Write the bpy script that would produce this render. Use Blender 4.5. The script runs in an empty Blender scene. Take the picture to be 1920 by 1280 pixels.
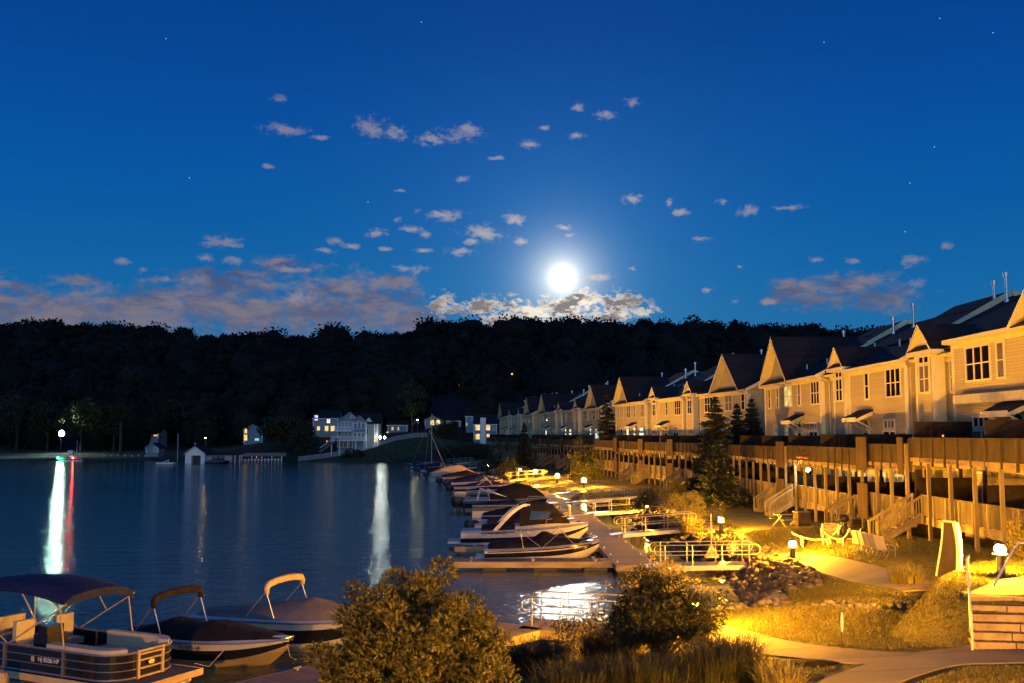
import bpy, math, random
import numpy as np
from mathutils import Vector, Matrix

random.seed(7); RNG = np.random.default_rng(7)
S = bpy.context.scene
COL = S.collection
F_PX, EYE, PITCH = 1867.0, 7.0, math.atan(172.0/1867.0)

# ------------------------------------------------------------------ helpers
def ray(x, y):
    dx, dy = (x-960)/F_PX, -(y-640)/F_PX
    c, s = math.cos(PITCH), math.sin(PITCH)
    return Vector((dx, c-dy*s, s+dy*c))
def at(x, y, z=0.0):
    """photo pixel -> point on the level z"""
    d = ray(x, y); t = (z-EYE)/d.z
    return Vector((d.x*t, d.y*t, z))
def atD(x, y, D):
    d = ray(x, y); t = D/d.y
    return Vector((d.x*t, D, EYE+d.z*t))

def tag(o, label=None, cat=None, group=None, kind=None):
    if label: o['label'] = label
    if cat: o['category'] = cat
    if group: o['group'] = group
    if kind: o['kind'] = kind
    return o
def empty(name, loc=(0,0,0), rz=0.0, label=None, cat=None, group=None):
    o = bpy.data.objects.new(name, None); COL.objects.link(o)
    o.location = loc; o.rotation_euler = (0,0,rz); o.empty_display_size = .2
    return tag(o, label, cat, group)
def copy_tree(o, parent=None):
    c = o.copy(); COL.objects.link(c); c.parent = parent
    for ch in [k for k in bpy.data.objects if k.parent == o]:
        copy_tree(ch, c)
    return c

class MB:
    def __init__(s): s.v=[]; s.f=[]; s.m=[]
    def add(s, vs, fs, m=0):
        b=len(s.v); s.v.extend([tuple(p) for p in vs])
        for f in fs: s.f.append(tuple(b+i for i in f)); s.m.append(m)
        return s
    def boxb(s, x0,x1,y0,y1,z0,z1, m=0):
        vs=[(x0,y0,z0),(x1,y0,z0),(x1,y1,z0),(x0,y1,z0),(x0,y0,z1),(x1,y0,z1),(x1,y1,z1),(x0,y1,z1)]
        return s.add(vs,[(0,3,2,1),(4,5,6,7),(0,1,5,4),(1,2,6,5),(2,3,7,6),(3,0,4,7)],m)
    def box(s, c, d, rz=0, m=0):
        cx,cy,cz=c; a,b,h=d[0]/2,d[1]/2,d[2]/2; co,si=math.cos(rz),math.sin(rz)
        vs=[]
        for z in (-h,h):
            for x,y in ((-a,-b),(a,-b),(a,b),(-a,b)): vs.append((cx+x*co-y*si, cy+x*si+y*co, cz+z))
        return s.add(vs,[(0,3,2,1),(4,5,6,7),(0,1,5,4),(1,2,6,5),(2,3,7,6),(3,0,4,7)],m)
    def beam(s, p, q, w, h, m=0, up=(0,0,1)):
        p,q=Vector(p),Vector(q); d=(q-p)
        if d.length<1e-6: return s
        d.normalize(); u=Vector(up)
        if abs(d.dot(u))>.98: u=Vector((1,0,0))
        r=d.cross(u).normalized()*(w/2); u=r.cross(d).normalized()*(h/2)
        vs=[p-r-u,p+r-u,p+r+u,p-r+u,q-r-u,q+r-u,q+r+u,q-r+u]
        return s.add(vs,[(0,1,2,3),(7,6,5,4),(0,4,5,1),(1,5,6,2),(2,6,7,3),(3,7,4,0)],m)
    def tube(s, pts, r, n=6, m=0, closed=False, caps=True):
        pts=[Vector(p) for p in pts]; N=len(pts); rr=r if isinstance(r,(list,tuple)) else [r]*N
        rings=[]; pu=None
        for i,p in enumerate(pts):
            if closed: t=pts[(i+1)%N]-pts[i-1]
            else: t=pts[min(i+1,N-1)]-pts[max(i-1,0)]
            t.normalize()
            if pu is None:
                u=Vector((0,0,1))
                if abs(t.dot(u))>.95: u=Vector((1,0,0))
            else: u=pu
            a=t.cross(u)
            if a.length<1e-5: a=t.cross(Vector((.3,1,.2)))
            a.normalize(); b=a.cross(t).normalized(); pu=b
            rings.append([p+a*(rr[i]*math.cos(2*math.pi*k/n))+b*(rr[i]*math.sin(2*math.pi*k/n)) for k in range(n)])
        b0=len(s.v)
        for g in rings: s.v.extend([tuple(x) for x in g])
        M=N if closed else N-1
        for i in range(M):
            j=(i+1)%N
            for k in range(n):
                l=(k+1)%n
                s.f.append((b0+i*n+k,b0+i*n+l,b0+j*n+l,b0+j*n+k)); s.m.append(m)
        if caps and not closed:
            s.f.append(tuple(b0+k for k in reversed(range(n)))); s.m.append(m)
            s.f.append(tuple(b0+(N-1)*n+k for k in range(n))); s.m.append(m)
        return s
    def lathe(s, c, prof, n=16, m=0):
        """prof: list of (r,z)"""
        b=len(s.v); cx,cy,cz=c
        for r,z in prof:
            for k in range(n):
                a=2*math.pi*k/n; s.v.append((cx+r*math.cos(a),cy+r*math.sin(a),cz+z))
        for i in range(len(prof)-1):
            for k in range(n):
                l=(k+1)%n; s.f.append((b+i*n+k,b+i*n+l,b+(i+1)*n+l,b+(i+1)*n+k)); s.m.append(m)
        s.f.append(tuple(b+k for k in reversed(range(n)))); s.m.append(m)
        s.f.append(tuple(b+(len(prof)-1)*n+k for k in range(n))); s.m.append(m)
        return s
    def ball(s, c, r, n=10, k=6, m=0, sx=1, sy=1, sz=1):
        prof=[]
        for i in range(k+1):
            a=-math.pi/2+math.pi*i/k; prof.append((max(1e-3,math.cos(a)*r),math.sin(a)*r*sz))
        b=len(s.v); s.lathe((0,0,0),prof,n,m)
        for i in range(b,len(s.v)):
            x,y,z=s.v[i]; s.v[i]=(c[0]+x*sx,c[1]+y*sy,c[2]+z)
        return s
    def loft(s, rings, m=0, mrow=None, close=False, caps=False):
        """rings: list of equal length point lists; mrow: material per strip"""
        b=len(s.v); n=len(rings[0])
        for g in rings: s.v.extend([tuple(p) for p in g])
        for i in range(len(rings)-1):
            for k in range(n if close else n-1):
                l=(k+1)%n
                s.f.append((b+i*n+k,b+i*n+l,b+(i+1)*n+l,b+(i+1)*n+k)); s.m.append(mrow[k] if mrow else m)
        if caps:
            s.f.append(tuple(b+k for k in range(n))); s.m.append(m)
            s.f.append(tuple(b+(len(rings)-1)*n+k for k in reversed(range(n)))); s.m.append(m)
        return s
    def poly(s, pts, m=0): return s.add(pts,[tuple(range(len(pts)))],m)
    def slab(s, pts, t, m=0, mside=None):
        """convex planar polygon with thickness t downward along -normal"""
        P=[Vector(p) for p in pts]; n=(P[1]-P[0]).cross(P[2]-P[0]).normalized()
        if n.z<0: P.reverse(); n=-n
        Q=[p-n*t for p in P]; k=len(P)
        s.add(P,[tuple(range(k))],m); s.add(Q,[tuple(reversed(range(k)))],m if mside is None else mside)
        for i in range(k):
            j=(i+1)%k; s.add([P[i],Q[i],Q[j],P[j]],[(0,1,2,3)],m if mside is None else mside)
        return s
    def build(s, name, mats, parent=None, smooth=False, loc=None, rz=0):
        me=bpy.data.meshes.new(name); me.from_pydata(s.v,[],s.f)
        mats=mats if isinstance(mats,(list,tuple)) else [mats]
        for m in mats: me.materials.append(m)
        if len(mats)>1: me.polygons.foreach_set('material_index',s.m)
        if smooth: me.polygons.foreach_set('use_smooth',[True]*len(me.polygons))
        me.update()
        o=bpy.data.objects.new(name,me); COL.objects.link(o)
        if parent: o.parent=parent
        if loc is not None: o.location=loc
        if rz: o.rotation_euler=(0,0,rz)
        return o

def npmesh(name, verts, faces, mats, parent=None, mi=None, smooth=False):
    """verts (n,3) array, faces (m,k) array with constant k"""
    verts=np.asarray(verts,dtype=np.float32); faces=np.asarray(faces,dtype=np.int32)
    me=bpy.data.meshes.new(name); n,k=faces.shape
    me.vertices.add(len(verts)); me.vertices.foreach_set('co',verts.ravel())
    me.loops.add(n*k); me.loops.foreach_set('vertex_index',faces.ravel())
    me.polygons.add(n); me.polygons.foreach_set('loop_start',np.arange(0,n*k,k,dtype=np.int32))
    mats=mats if isinstance(mats,(list,tuple)) else [mats]
    for m in mats: me.materials.append(m)
    if mi is not None: me.polygons.foreach_set('material_index',np.asarray(mi,dtype=np.int32))
    if smooth: me.polygons.foreach_set('use_smooth',np.ones(n,dtype=bool))
    me.update(calc_edges=True); me.validate()
    o=bpy.data.objects.new(name,me); COL.objects.link(o)
    if parent: o.parent=parent
    return o

# ------------------------------------------------------------------ materials
def lin(r,g,b):
    f=lambda c: (c/255/12.92) if c/255<=.04045 else ((c/255+.055)/1.055)**2.4
    return (f(r),f(g),f(b),1)
M={}
def nodes_of(name):
    m=bpy.data.materials.new(name); m.use_nodes=True; M[name]=m
    nt=m.node_tree; return m,nt,nt.nodes['Principled BSDF'],nt.nodes.new,nt.links.new
def mat(name, col, rough=.6, var=.25, scale=3.0, bump=0.0, bscale=30.0, spec=.5, metal=0.0, stretch=None, coat=0.0):
    m,nt,p,N,L=nodes_of(name)
    tc=N('ShaderNodeTexCoord'); src=tc.outputs['Object']
    if stretch:
        mp=N('ShaderNodeMapping'); mp.inputs['Scale'].default_value=stretch; L(src,mp.inputs[0]); src=mp.outputs[0]
    nz=N('ShaderNodeTexNoise'); nz.inputs['Scale'].default_value=scale; nz.inputs['Detail'].default_value=6; L(src,nz.inputs['Vector'])
    mx=N('ShaderNodeMix'); mx.data_type='RGBA'
    c=np.array(col[:3]); mx.inputs[6].default_value=(*np.clip(c*(1-var),0,1),1); mx.inputs[7].default_value=(*np.clip(c*(1+var),0,1),1)
    rmp=N('ShaderNodeMapRange'); rmp.inputs[1].default_value=.3; rmp.inputs[2].default_value=.7
    L(nz.outputs['Fac'],rmp.inputs[0]); L(rmp.outputs[0],mx.inputs[0]); L(mx.outputs[2],p.inputs['Base Color'])
    p.inputs['Roughness'].default_value=rough; p.inputs['Metallic'].default_value=metal
    p.inputs['Specular IOR Level'].default_value=spec; p.inputs['Coat Weight'].default_value=coat
    if bump:
        n2=N('ShaderNodeTexNoise'); n2.inputs['Scale'].default_value=bscale; n2.inputs['Detail'].default_value=4; L(src,n2.inputs['Vector'])
        b=N('ShaderNodeBump'); b.inputs['Strength'].default_value=bump; b.inputs['Distance'].default_value=.05
        L(n2.outputs['Fac'],b.inputs['Height']); L(b.outputs[0],p.inputs['Normal'])
    return m
def lines_mat(name, col, period, axis='Z', gap=.1, dark=.55, rough=.7, bump=.6, var=.15, scale=4, ramp=True, stretch=(1,1,1)):
    """boards / siding: regular courses along one axis, with a shadow gap and a lap profile"""
    m,nt,p,N,L=nodes_of(name)
    tc=N('ShaderNodeTexCoord'); sp=N('ShaderNodeSeparateXYZ'); L(tc.outputs['Object'],sp.inputs[0])
    dv=N('ShaderNodeMath'); dv.operation='DIVIDE'; L(sp.outputs[axis],dv.inputs[0]); dv.inputs[1].default_value=period
    fr=N('ShaderNodeMath'); fr.operation='FRACT'; L(dv.outputs[0],fr.inputs[0])
    fl=N('ShaderNodeMath'); fl.operation='FLOOR'; L(dv.outputs[0],fl.inputs[0])
    wn=N('ShaderNodeTexWhiteNoise'); wn.noise_dimensions='1D'; L(fl.outputs[0],wn.inputs['W'])
    lt=N('ShaderNodeMath'); lt.operation='GREATER_THAN'; L(fr.outputs[0],lt.inputs[0]); lt.inputs[1].default_value=gap
    mpn=N('ShaderNodeMapping'); mpn.inputs['Scale'].default_value=stretch; L(tc.outputs['Object'],mpn.inputs[0])
    nz=N('ShaderNodeTexNoise'); nz.inputs['Scale'].default_value=scale; nz.inputs['Detail'].default_value=6; L(mpn.outputs[0],nz.inputs['Vector'])
    ad=N('ShaderNodeMath'); ad.operation='MULTIPLY_ADD'; L(wn.outputs['Value'],ad.inputs[0]); ad.inputs[1].default_value=.6; L(nz.outputs['Fac'],ad.inputs[2])
    mr=N('ShaderNodeMapRange'); mr.inputs[1].default_value=.3; mr.inputs[2].default_value=1.3; mr.inputs[3].default_value=1-var; mr.inputs[4].default_value=1+var; L(ad.outputs[0],mr.inputs[0])
    g=N('ShaderNodeMapRange'); g.inputs[3].default_value=dark; g.inputs[4].default_value=1; L(lt.outputs[0],g.inputs[0])
    mu=N('ShaderNodeMath'); mu.operation='MULTIPLY'; L(mr.outputs[0],mu.inputs[0]); L(g.outputs[0],mu.inputs[1])
    vm=N('ShaderNodeVectorMath'); vm.operation='SCALE'; vm.inputs[0].default_value=col[:3]; L(mu.outputs[0],vm.inputs['Scale'])
    L(vm.outputs[0],p.inputs['Base Color']); p.inputs['Roughness'].default_value=rough; p.inputs['Specular IOR Level'].default_value=.3
    if bump:
        b=N('ShaderNodeBump'); b.inputs['Strength'].default_value=bump; b.inputs['Distance'].default_value=.02
        if ramp:
            inv=N('ShaderNodeMath'); inv.operation='SUBTRACT'; inv.inputs[0].default_value=1; L(fr.outputs[0],inv.inputs[1]); L(inv.outputs[0],b.inputs['Height'])
        else: L(lt.outputs[0],b.inputs['Height'])
        L(b.outputs[0],p.inputs['Normal'])
    return m
def glow(name, col, strength):
    m=bpy.data.materials.new(name); m.use_nodes=True; nt=m.node_tree; nt.nodes.clear()
    e=nt.nodes.new('ShaderNodeEmission'); e.inputs[0].default_value=(*col[:3],1); e.inputs[1].default_value=strength
    o=nt.nodes.new('ShaderNodeOutputMaterial'); nt.links.new(e.outputs[0],o.inputs[0]); M[name]=m
    return m
def litpane(name, col, strength):
    """a lit window: curtain folds and muntins break the light up a little"""
    m=bpy.data.materials.new(name); m.use_nodes=True; nt=m.node_tree; nt.nodes.clear(); N=nt.nodes.new; L=nt.links.new
    tc=N('ShaderNodeTexCoord'); nz=N('ShaderNodeTexNoise'); nz.inputs['Scale'].default_value=1.7; L(tc.outputs['Object'],nz.inputs['Vector'])
    mr=N('ShaderNodeMapRange'); mr.inputs[1].default_value=.3; mr.inputs[2].default_value=.7; mr.inputs[3].default_value=strength*.35; mr.inputs[4].default_value=strength*1.4
    L(nz.outputs['Fac'],mr.inputs[0])
    e=N('ShaderNodeEmission'); e.inputs[0].default_value=(*col[:3],1); L(mr.outputs[0],e.inputs[1])
    o=N('ShaderNodeOutputMaterial'); L(e.outputs[0],o.inputs[0]); M[name]=m; return m

lines_mat('siding',(.46,.41,.21),.15,'Z',gap=.12,dark=.6,bump=.5,var=.08)
lines_mat('siding_blue',(.20,.26,.31),.16,'Z',gap=.12,dark=.6,bump=.5,var=.08)
mat('fence_white',(.36,.37,.38),.7,.1,2)
lines_mat('siding_white',(.34,.34,.34),.16,'Z',gap=.12,dark=.7,bump=.4,var=.08)
lines_mat('shingle',(.017,.016,.018),.17,'Z',gap=.15,dark=.6,rough=.9,bump=.5,var=.45,scale=6)
lines_mat('dock_boards',(.17,.125,.10),.14,'Y',gap=.1,dark=.3,rough=.75,bump=.5,var=.4,ramp=False,scale=2)
lines_mat('dock_boards_cross',(.17,.125,.10),.14,'X',gap=.1,dark=.3,rough=.75,bump=.5,var=.4,ramp=False,scale=2)
lines_mat('screen_wood',(.07,.042,.024),.14,'X',gap=.1,dark=.35,rough=.8,bump=.5,var=.35,ramp=False,scale=1.2)
mat('trim',(.70,.66,.42),.55,.06,2)
mat('white',(.75,.75,.74),.45,.06,2)
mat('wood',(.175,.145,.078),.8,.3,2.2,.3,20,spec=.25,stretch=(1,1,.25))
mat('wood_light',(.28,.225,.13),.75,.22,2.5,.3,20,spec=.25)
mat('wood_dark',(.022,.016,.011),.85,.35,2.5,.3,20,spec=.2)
mat('fascia',(.32,.25,.13),.75,.3,1.8,.3,14,spec=.25,stretch=(.35,.35,2))
mat('concrete',(.135,.125,.105),.85,.16,1.1,.25,25)
mat('stone_block',(.30,.225,.12),.9,.3,3.5,.7,18,spec=.2)
mat('rock',(.17,.145,.115),.9,.5,1.3,.9,6,spec=.2)
mat('rock_mid',(.105,.085,.06),.9,.6,1.6,.9,8,spec=.2)
mat('rock_dark',(.055,.047,.04),.85,.5,1.6,.9,6,spec=.3)
mat('alu',(.42,.40,.37),.45,.08,4,metal=.85)
mat('steel',(.55,.55,.55),.3,.08,4,metal=.8)
mat('darkmetal',(.03,.03,.032),.4,.2,4)
mat('black',(.012,.012,.014),.45,.2,4)
mat('gel_white',(.52,.51,.49),.22,.05,1.5,coat=.3)
mat('gel_black',(.012,.012,.016),.2,.1,1.5,coat=.3)
mat('gel_blue',(.02,.035,.09),.2,.1,1.5,coat=.3)
mat('gel_red',(.16,.02,.025),.25,.1,1.5,coat=.3)
mat('gel_grey',(.12,.12,.125),.3,.08,1.5,coat=.2)
mat('canvas_black',(.018,.015,.016),.9,.35,2.5,.5,9,spec=.15)
mat('canvas_navy',(.022,.028,.075),.85,.25,2.5,.4,9,spec=.15)
mat('canvas_tan',(.48,.36,.21),.85,.15,2.5,.4,9,spec=.15)
mat('canvas_grey',(.17,.145,.135),.9,.18,2.0,.4,9,spec=.15)
mat('canvas_maroon',(.055,.022,.024),.9,.25,2.0,.4,9,spec=.15)
mat('vinyl',(.42,.375,.30),.5,.08,3,.2,12)
mat('carpet',(.06,.06,.075),.95,.2,8)
mat('rope',(.45,.36,.22),.9,.2,20)
mat('rubber',(.02,.02,.02),.6,.2,4)
mat('terracotta',(.35,.14,.07),.7,.2,4)
mat('bark',(.06,.045,.032),.95,.4,5,.8,14,spec=.1)
mat('twig',(.13,.085,.045),.9,.3,8,spec=.15)
mat('mulch',(.035,.024,.015),.95,.6,9,.8,40,spec=.1)
mat('awning_stripe',(.42,.36,.30),.8,.1,2)
def glassmat(name,col,rough=.06):
    m,nt,p,N,L=nodes_of(name)
    p.inputs['Base Color'].default_value=(*col,1); p.inputs['Roughness'].default_value=rough; p.inputs['Specular IOR Level'].default_value=.6
    return m
glassmat('glass',(.008,.009,.012))
lines_mat('blind',(.16,.145,.12),.06,'Z',gap=.2,dark=.5,rough=.5,bump=0,var=.1)
mat('curtain',(.12,.10,.085),.5,.5,5,stretch=(6,1,.4))
def leafmat(name,c1,c2,rough=.55,trans=.18):
    m,nt,p,N,L=nodes_of(name)
    g=N('ShaderNodeNewGeometry'); mx=N('ShaderNodeMix'); mx.data_type='RGBA'
    mx.inputs[6].default_value=(*c1,1); mx.inputs[7].default_value=(*c2,1); L(g.outputs['Random Per Island'],mx.inputs[0]); L(mx.outputs[2],p.inputs['Base Color'])
    p.inputs['Roughness'].default_value=rough; p.inputs['Specular IOR Level'].default_value=.35
    if trans:
        t=N('ShaderNodeBsdfTranslucent'); L(mx.outputs[2],t.inputs[0]); a=N('ShaderNodeMixShader'); a.inputs[0].default_value=trans
        o=nt.nodes['Material Output']; L(p.outputs[0],a.inputs[1]); L(t.outputs[0],a.inputs[2]); L(a.outputs[0],o.inputs[0])
    return m
leafmat('leaf_olive',(.055,.058,.014),(.15,.135,.032))
leafmat('leaf_dark',(.016,.022,.008),(.05,.055,.018))
leafmat('leaf_pale',(.14,.13,.035),(.26,.22,.07))
leafmat('leaf_bush',(.028,.034,.012),(.085,.085,.024))
leafmat('leaf_yellow',(.28,.21,.03),(.42,.32,.05))
leafmat('needle',(.010,.018,.010),(.036,.045,.020),trans=.05)
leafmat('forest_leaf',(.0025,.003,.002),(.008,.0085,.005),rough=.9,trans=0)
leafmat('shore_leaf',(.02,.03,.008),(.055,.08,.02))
leafmat('reed',(.022,.025,.010),(.060,.060,.022),trans=.15)
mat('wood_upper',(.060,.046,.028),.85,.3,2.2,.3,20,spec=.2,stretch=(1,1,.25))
leafmat('grass_blade',(.10,.092,.016),(.22,.19,.045),trans=.2)
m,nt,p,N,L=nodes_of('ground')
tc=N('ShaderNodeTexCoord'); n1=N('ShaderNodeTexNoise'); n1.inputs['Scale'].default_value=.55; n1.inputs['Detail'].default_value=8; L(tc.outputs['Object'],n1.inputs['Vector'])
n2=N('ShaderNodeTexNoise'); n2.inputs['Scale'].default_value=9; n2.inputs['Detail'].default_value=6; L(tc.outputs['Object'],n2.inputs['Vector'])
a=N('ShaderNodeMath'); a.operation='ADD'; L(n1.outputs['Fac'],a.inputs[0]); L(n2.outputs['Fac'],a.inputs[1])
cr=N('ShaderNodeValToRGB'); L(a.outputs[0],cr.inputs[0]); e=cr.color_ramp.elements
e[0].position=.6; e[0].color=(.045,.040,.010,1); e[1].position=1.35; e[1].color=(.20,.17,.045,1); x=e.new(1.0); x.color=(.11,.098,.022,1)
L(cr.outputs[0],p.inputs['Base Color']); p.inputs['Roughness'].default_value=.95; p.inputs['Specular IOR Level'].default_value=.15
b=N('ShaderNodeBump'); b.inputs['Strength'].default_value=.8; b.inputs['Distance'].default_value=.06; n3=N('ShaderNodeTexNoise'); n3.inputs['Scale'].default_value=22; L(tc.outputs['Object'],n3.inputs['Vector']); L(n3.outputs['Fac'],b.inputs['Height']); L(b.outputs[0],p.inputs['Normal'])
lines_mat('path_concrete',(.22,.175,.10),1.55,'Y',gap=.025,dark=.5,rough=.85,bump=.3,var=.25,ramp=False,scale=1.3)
mat('bank_grass',(.032,.042,.012),.95,.5,1.2)
mat('sand',(.30,.28,.22),.95,.2,.6,.4,20,spec=.1)

SODIUM=(1.0,.40,.014)
glow('lamp_sodium',SODIUM,11500.0)
glow('lamp_sodium_far',SODIUM,5000.0)
glow('lamp_white',(.70,1.0,.78),1150.0)
glow('lamp_flood',(.85,1.0,.90),210.0)
glow('lamp_porch',(1,.93,.78),700.0)
glow('lamp_orange',(1,.34,.05),2.4)
glow('lamp_small',(1,.62,.16),160.0)
glow('lamp_tree_fill',(1,.9,.45),420.0)
glow('nav_green',(.02,1,.45),600.0)
glow('nav_red',(1,.05,.02),230.0)
litpane('lit_warm',(1,.62,.17),1.5)
litpane('lit_yellow',(1,.72,.22),.9)
litpane('lit_white',(.95,.95,.72),1.5)
litpane('lit_cool',(.55,.95,.95),1.2)
litpane('lit_dim',(1,.62,.25),.22)
litpane('lit_purple',(.75,.65,1.0),1.6)

# ------------------------------------------------------------------ camera, view
cam=bpy.data.cameras.new('camera'); co=bpy.data.objects.new('camera',cam); COL.objects.link(co)
co.location=(0,0,EYE); co.rotation_euler=(math.pi/2+PITCH,0,0); cam.lens=F_PX*36/1920; cam.sensor_width=36; cam.clip_end=5000; cam.clip_start=.1
S.camera=co
S.view_settings.view_transform='Standard'; S.view_settings.look='None'; S.view_settings.exposure=0; S.view_settings.gamma=1
S.render.engine='CYCLES'
try:
    S.cycles.use_denoising=True; S.cycles.denoiser='OPENIMAGEDENOISE'
    S.cycles.max_bounces=5; S.cycles.diffuse_bounces=2; S.cycles.glossy_bounces=3; S.cycles.transparent_max_bounces=6
    S.cycles.sample_clamp_indirect=3; S.cycles.caustics_reflective=False; S.cycles.caustics_refractive=False
    S.cycles.use_light_tree=True; S.cycles.use_adaptive_sampling=True; S.cycles.adaptive_threshold=.02
except Exception as ex: print(ex)

# ------------------------------------------------------------------ sky: blue dusk, moon, clouds
def azel(x,y):
    d=ray(x,y); return math.degrees(math.atan2(d.x,d.y)), math.degrees(math.atan2(d.z,math.hypot(d.x,d.y)))
MOON=azel(1055,522)
def make_world():
    w=bpy.data.worlds.new('World'); S.world=w; w.use_nodes=True; nt=w.node_tree; nt.nodes.clear(); N=nt.nodes.new; L=nt.links.new
    def math_(op,a,b=None,c=None,clamp=False):
        n=N('ShaderNodeMath'); n.operation=op; n.use_clamp=clamp
        for i,v in enumerate((a,b,c)):
            if v is None: continue
            if isinstance(v,(int,float)): n.inputs[i].default_value=v
            else: L(v,n.inputs[i])
        return n.outputs[0]
    def mix(f,a,b,bt='MIX'):
        n=N('ShaderNodeMix'); n.data_type='RGBA'; n.blend_type=bt
        for i,v in ((0,f),(6,a),(7,b)):
            if isinstance(v,(int,float)): n.inputs[i].default_value=v
            elif isinstance(v,tuple): n.inputs[i].default_value=v if len(v)==4 else (*v,1)
            else: L(v,n.inputs[i])
        return n.outputs[2]
    def sstep(x,a,b):
        n=N('ShaderNodeMapRange'); n.interpolation_type='SMOOTHSTEP'; L(x,n.inputs[0]); n.inputs[1].default_value=a; n.inputs[2].default_value=b; return n.outputs[0]
    tc=N('ShaderNodeTexCoord'); nv=N('ShaderNodeVectorMath'); nv.operation='NORMALIZE'; L(tc.outputs['Generated'],nv.inputs[0])
    sp=N('ShaderNodeSeparateXYZ'); L(nv.outputs[0],sp.inputs[0])
    az=math_('MULTIPLY',math_('ARCTAN2',sp.outputs[0],sp.outputs[1]),180/math.pi)
    el=math_('MULTIPLY',math_('ARCSINE',sp.outputs[2]),180/math.pi)
    cb=N('ShaderNodeCombineXYZ'); L(az,cb.inputs[0]); L(el,cb.inputs[1]); P=cb.outputs[0]
    # base gradient over elevation
    r=N('ShaderNodeValToRGB'); L(math_('DIVIDE',math_('MAXIMUM',el,0.0),90.0),r.inputs[0]); els=r.color_ramp.elements
    stops=[(0,(58,116,156)),(4,(38,111,162)),(8,(20,102,164)),(12,(10,91,163)),(17,(7,79,156)),(22,(6,67,145)),(30,(5,58,132)),(90,(5,40,96))]
    els[0].position=0; els[0].color=lin(*stops[0][1]); els[1].position=1; els[1].color=lin(*stops[-1][1])
    for a,c in stops[1:-1]: e=els.new(a/90); e.color=lin(*c)
    base=r.outputs[0]
    # dusk glow remaining in the sky opposite the moon
    back=sstep(math_('ABSOLUTE',az),118,172); low=math_('SUBTRACT',1.0,sstep(el,5,60))
    base=mix(math_('MULTIPLY',back,low),base,(.46,.76,1.1,1),'ADD')
    # light of the moon in the air
    mv=N('ShaderNodeVectorMath'); mv.operation='DISTANCE'; L(P,mv.inputs[0]); mv.inputs[1].default_value=(MOON[0],MOON[1],0); md=mv.outputs['Value']
    h1=math_('EXPONENT',math_('MULTIPLY',md,-1/4.6)); h2=math_('EXPONENT',math_('MULTIPLY',md,-1/.92)); core=math_('EXPONENT',math_('MULTIPLY',math_('MULTIPLY',md,md),-1/.30))
    def scaled(f,c):
        n=N('ShaderNodeVectorMath'); n.operation='SCALE'; n.inputs[0].default_value=c; L(f,n.inputs['Scale']); return n.outputs[0]
    glowc=mix(1.0,scaled(h1,(.055,.135,.20)),scaled(h2,(1.9,1.70,1.15)),'ADD')
    glowc=mix(1.0,glowc,scaled(core,(.5,.5,.45)),'ADD')
    # clouds
    def noise(sx,sy,scale,det,dist=0.0,off=0.0):
        mp=N('ShaderNodeMapping'); mp.inputs['Scale'].default_value=(sx,sy,1); mp.inputs['Location'].default_value=(off,off*.7,off*.3); L(P,mp.inputs[0])
        n=N('ShaderNodeTexNoise'); n.inputs['Scale'].default_value=scale; n.inputs['Detail'].default_value=det; n.inputs['Roughness'].default_value=.62; n.inputs['Distortion'].default_value=dist; L(mp.outputs[0],n.inputs['Vector']); return n.outputs['Fac']
    nz=noise(1.0,1.75,.95,9,.35); nf=noise(1.0,1.5,2.6,8,.3,5.0); nb=noise(1.0,2.6,.42,7,.3,11.0)
    def field(lst):
        cur=None
        for (x,y,rx,ry) in lst:
            a,e_=azel(x,y); sx,sy=1/(rx*.0345),1/(ry*.0345)
            n=N('ShaderNodeVectorMath'); n.operation='MULTIPLY_ADD'; L(P,n.inputs[0]); n.inputs[1].default_value=(sx,sy,0); n.inputs[2].default_value=(-a*sx,-e_*sy,0)
            l=N('ShaderNodeVectorMath'); l.operation='LENGTH'; L(n.outputs[0],l.inputs[0]); d=l.outputs['Value']
            cur=d if cur is None else math_('SMOOTH_MIN',cur,d,.35)
        return cur
    small=[(532,243,46,11),(523,187,18,8),(695,240,34,20),(742,251,28,13),(812,262,40,13),(872,249,40,17),(1085,203,14,9),(1136,215,22,10),(1184,195,18,9),(1082,254,20,8),(992,272,24,9),(865,337,14,6),(1020,240,12,6),
        (1186,374,22,10),(1256,383,8,9),(1273,399,18,8),(1356,380,13,7),(1405,396,22,12),(832,403,44,13),(707,438,22,9),(772,431,24,8),(797,441,14,7),(905,437,46,17),(886,452,20,10),(965,412,20,14),(977,453,16,8),(862,472,30,8),(1060,427,15,7),(1066,442,15,5),
        (420,454,42,13),(228,490,14,7),(767,505,36,8),(745,412,10,6),(1315,448,20,7),(1187,505,9,5),(1602,490,18,8),(1713,488,22,11),(1777,461,13,7),(1326,545,15,8),(628,451,18,8),(1118,520,34,8),(268,505,12,6),(312,523,12,7),(385,484,16,7),(440,490,22,8),(545,505,40,8),(560,558,34,14),(610,470,20,6),(660,462,22,6),(720,468,16,5),(795,470,18,5),(960,553,12,5),(1440,568,22,9),(1380,565,10,5),(1720,530,24,9),(1530,487,16,6),(1385,500,9,4),(1480,390,30,5),(600,258,22,6),(500,312,14,5),(930,297,16,5),(750,358,10,4)]
    bank=[(0,580,190,50),(120,590,200,48),(260,585,180,44),(390,570,150,46),(480,590,150,54),(600,585,150,52),(690,570,110,55),(770,600,90,42),(740,530,52,16),(530,500,62,18),(455,515,55,13),(385,512,44,15),(150,526,40,12),(20,536,44,10),(-150,590,250,60),(430,535,120,26),(640,545,110,26),(300,560,140,24),
          (1490,545,60,26),(1530,565,52,20),(1590,535,80,24),(1650,560,66,26),(1450,565,30,12)]
    silver=[(830,572,34,22),(905,575,62,20),(985,585,72,24),(1060,578,74,28),(1100,560,38,22),(1165,570,50,24),(1150,590,64,18),(940,600,64,16),(1210,582,34,10),(1040,605,90,14)]
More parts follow.
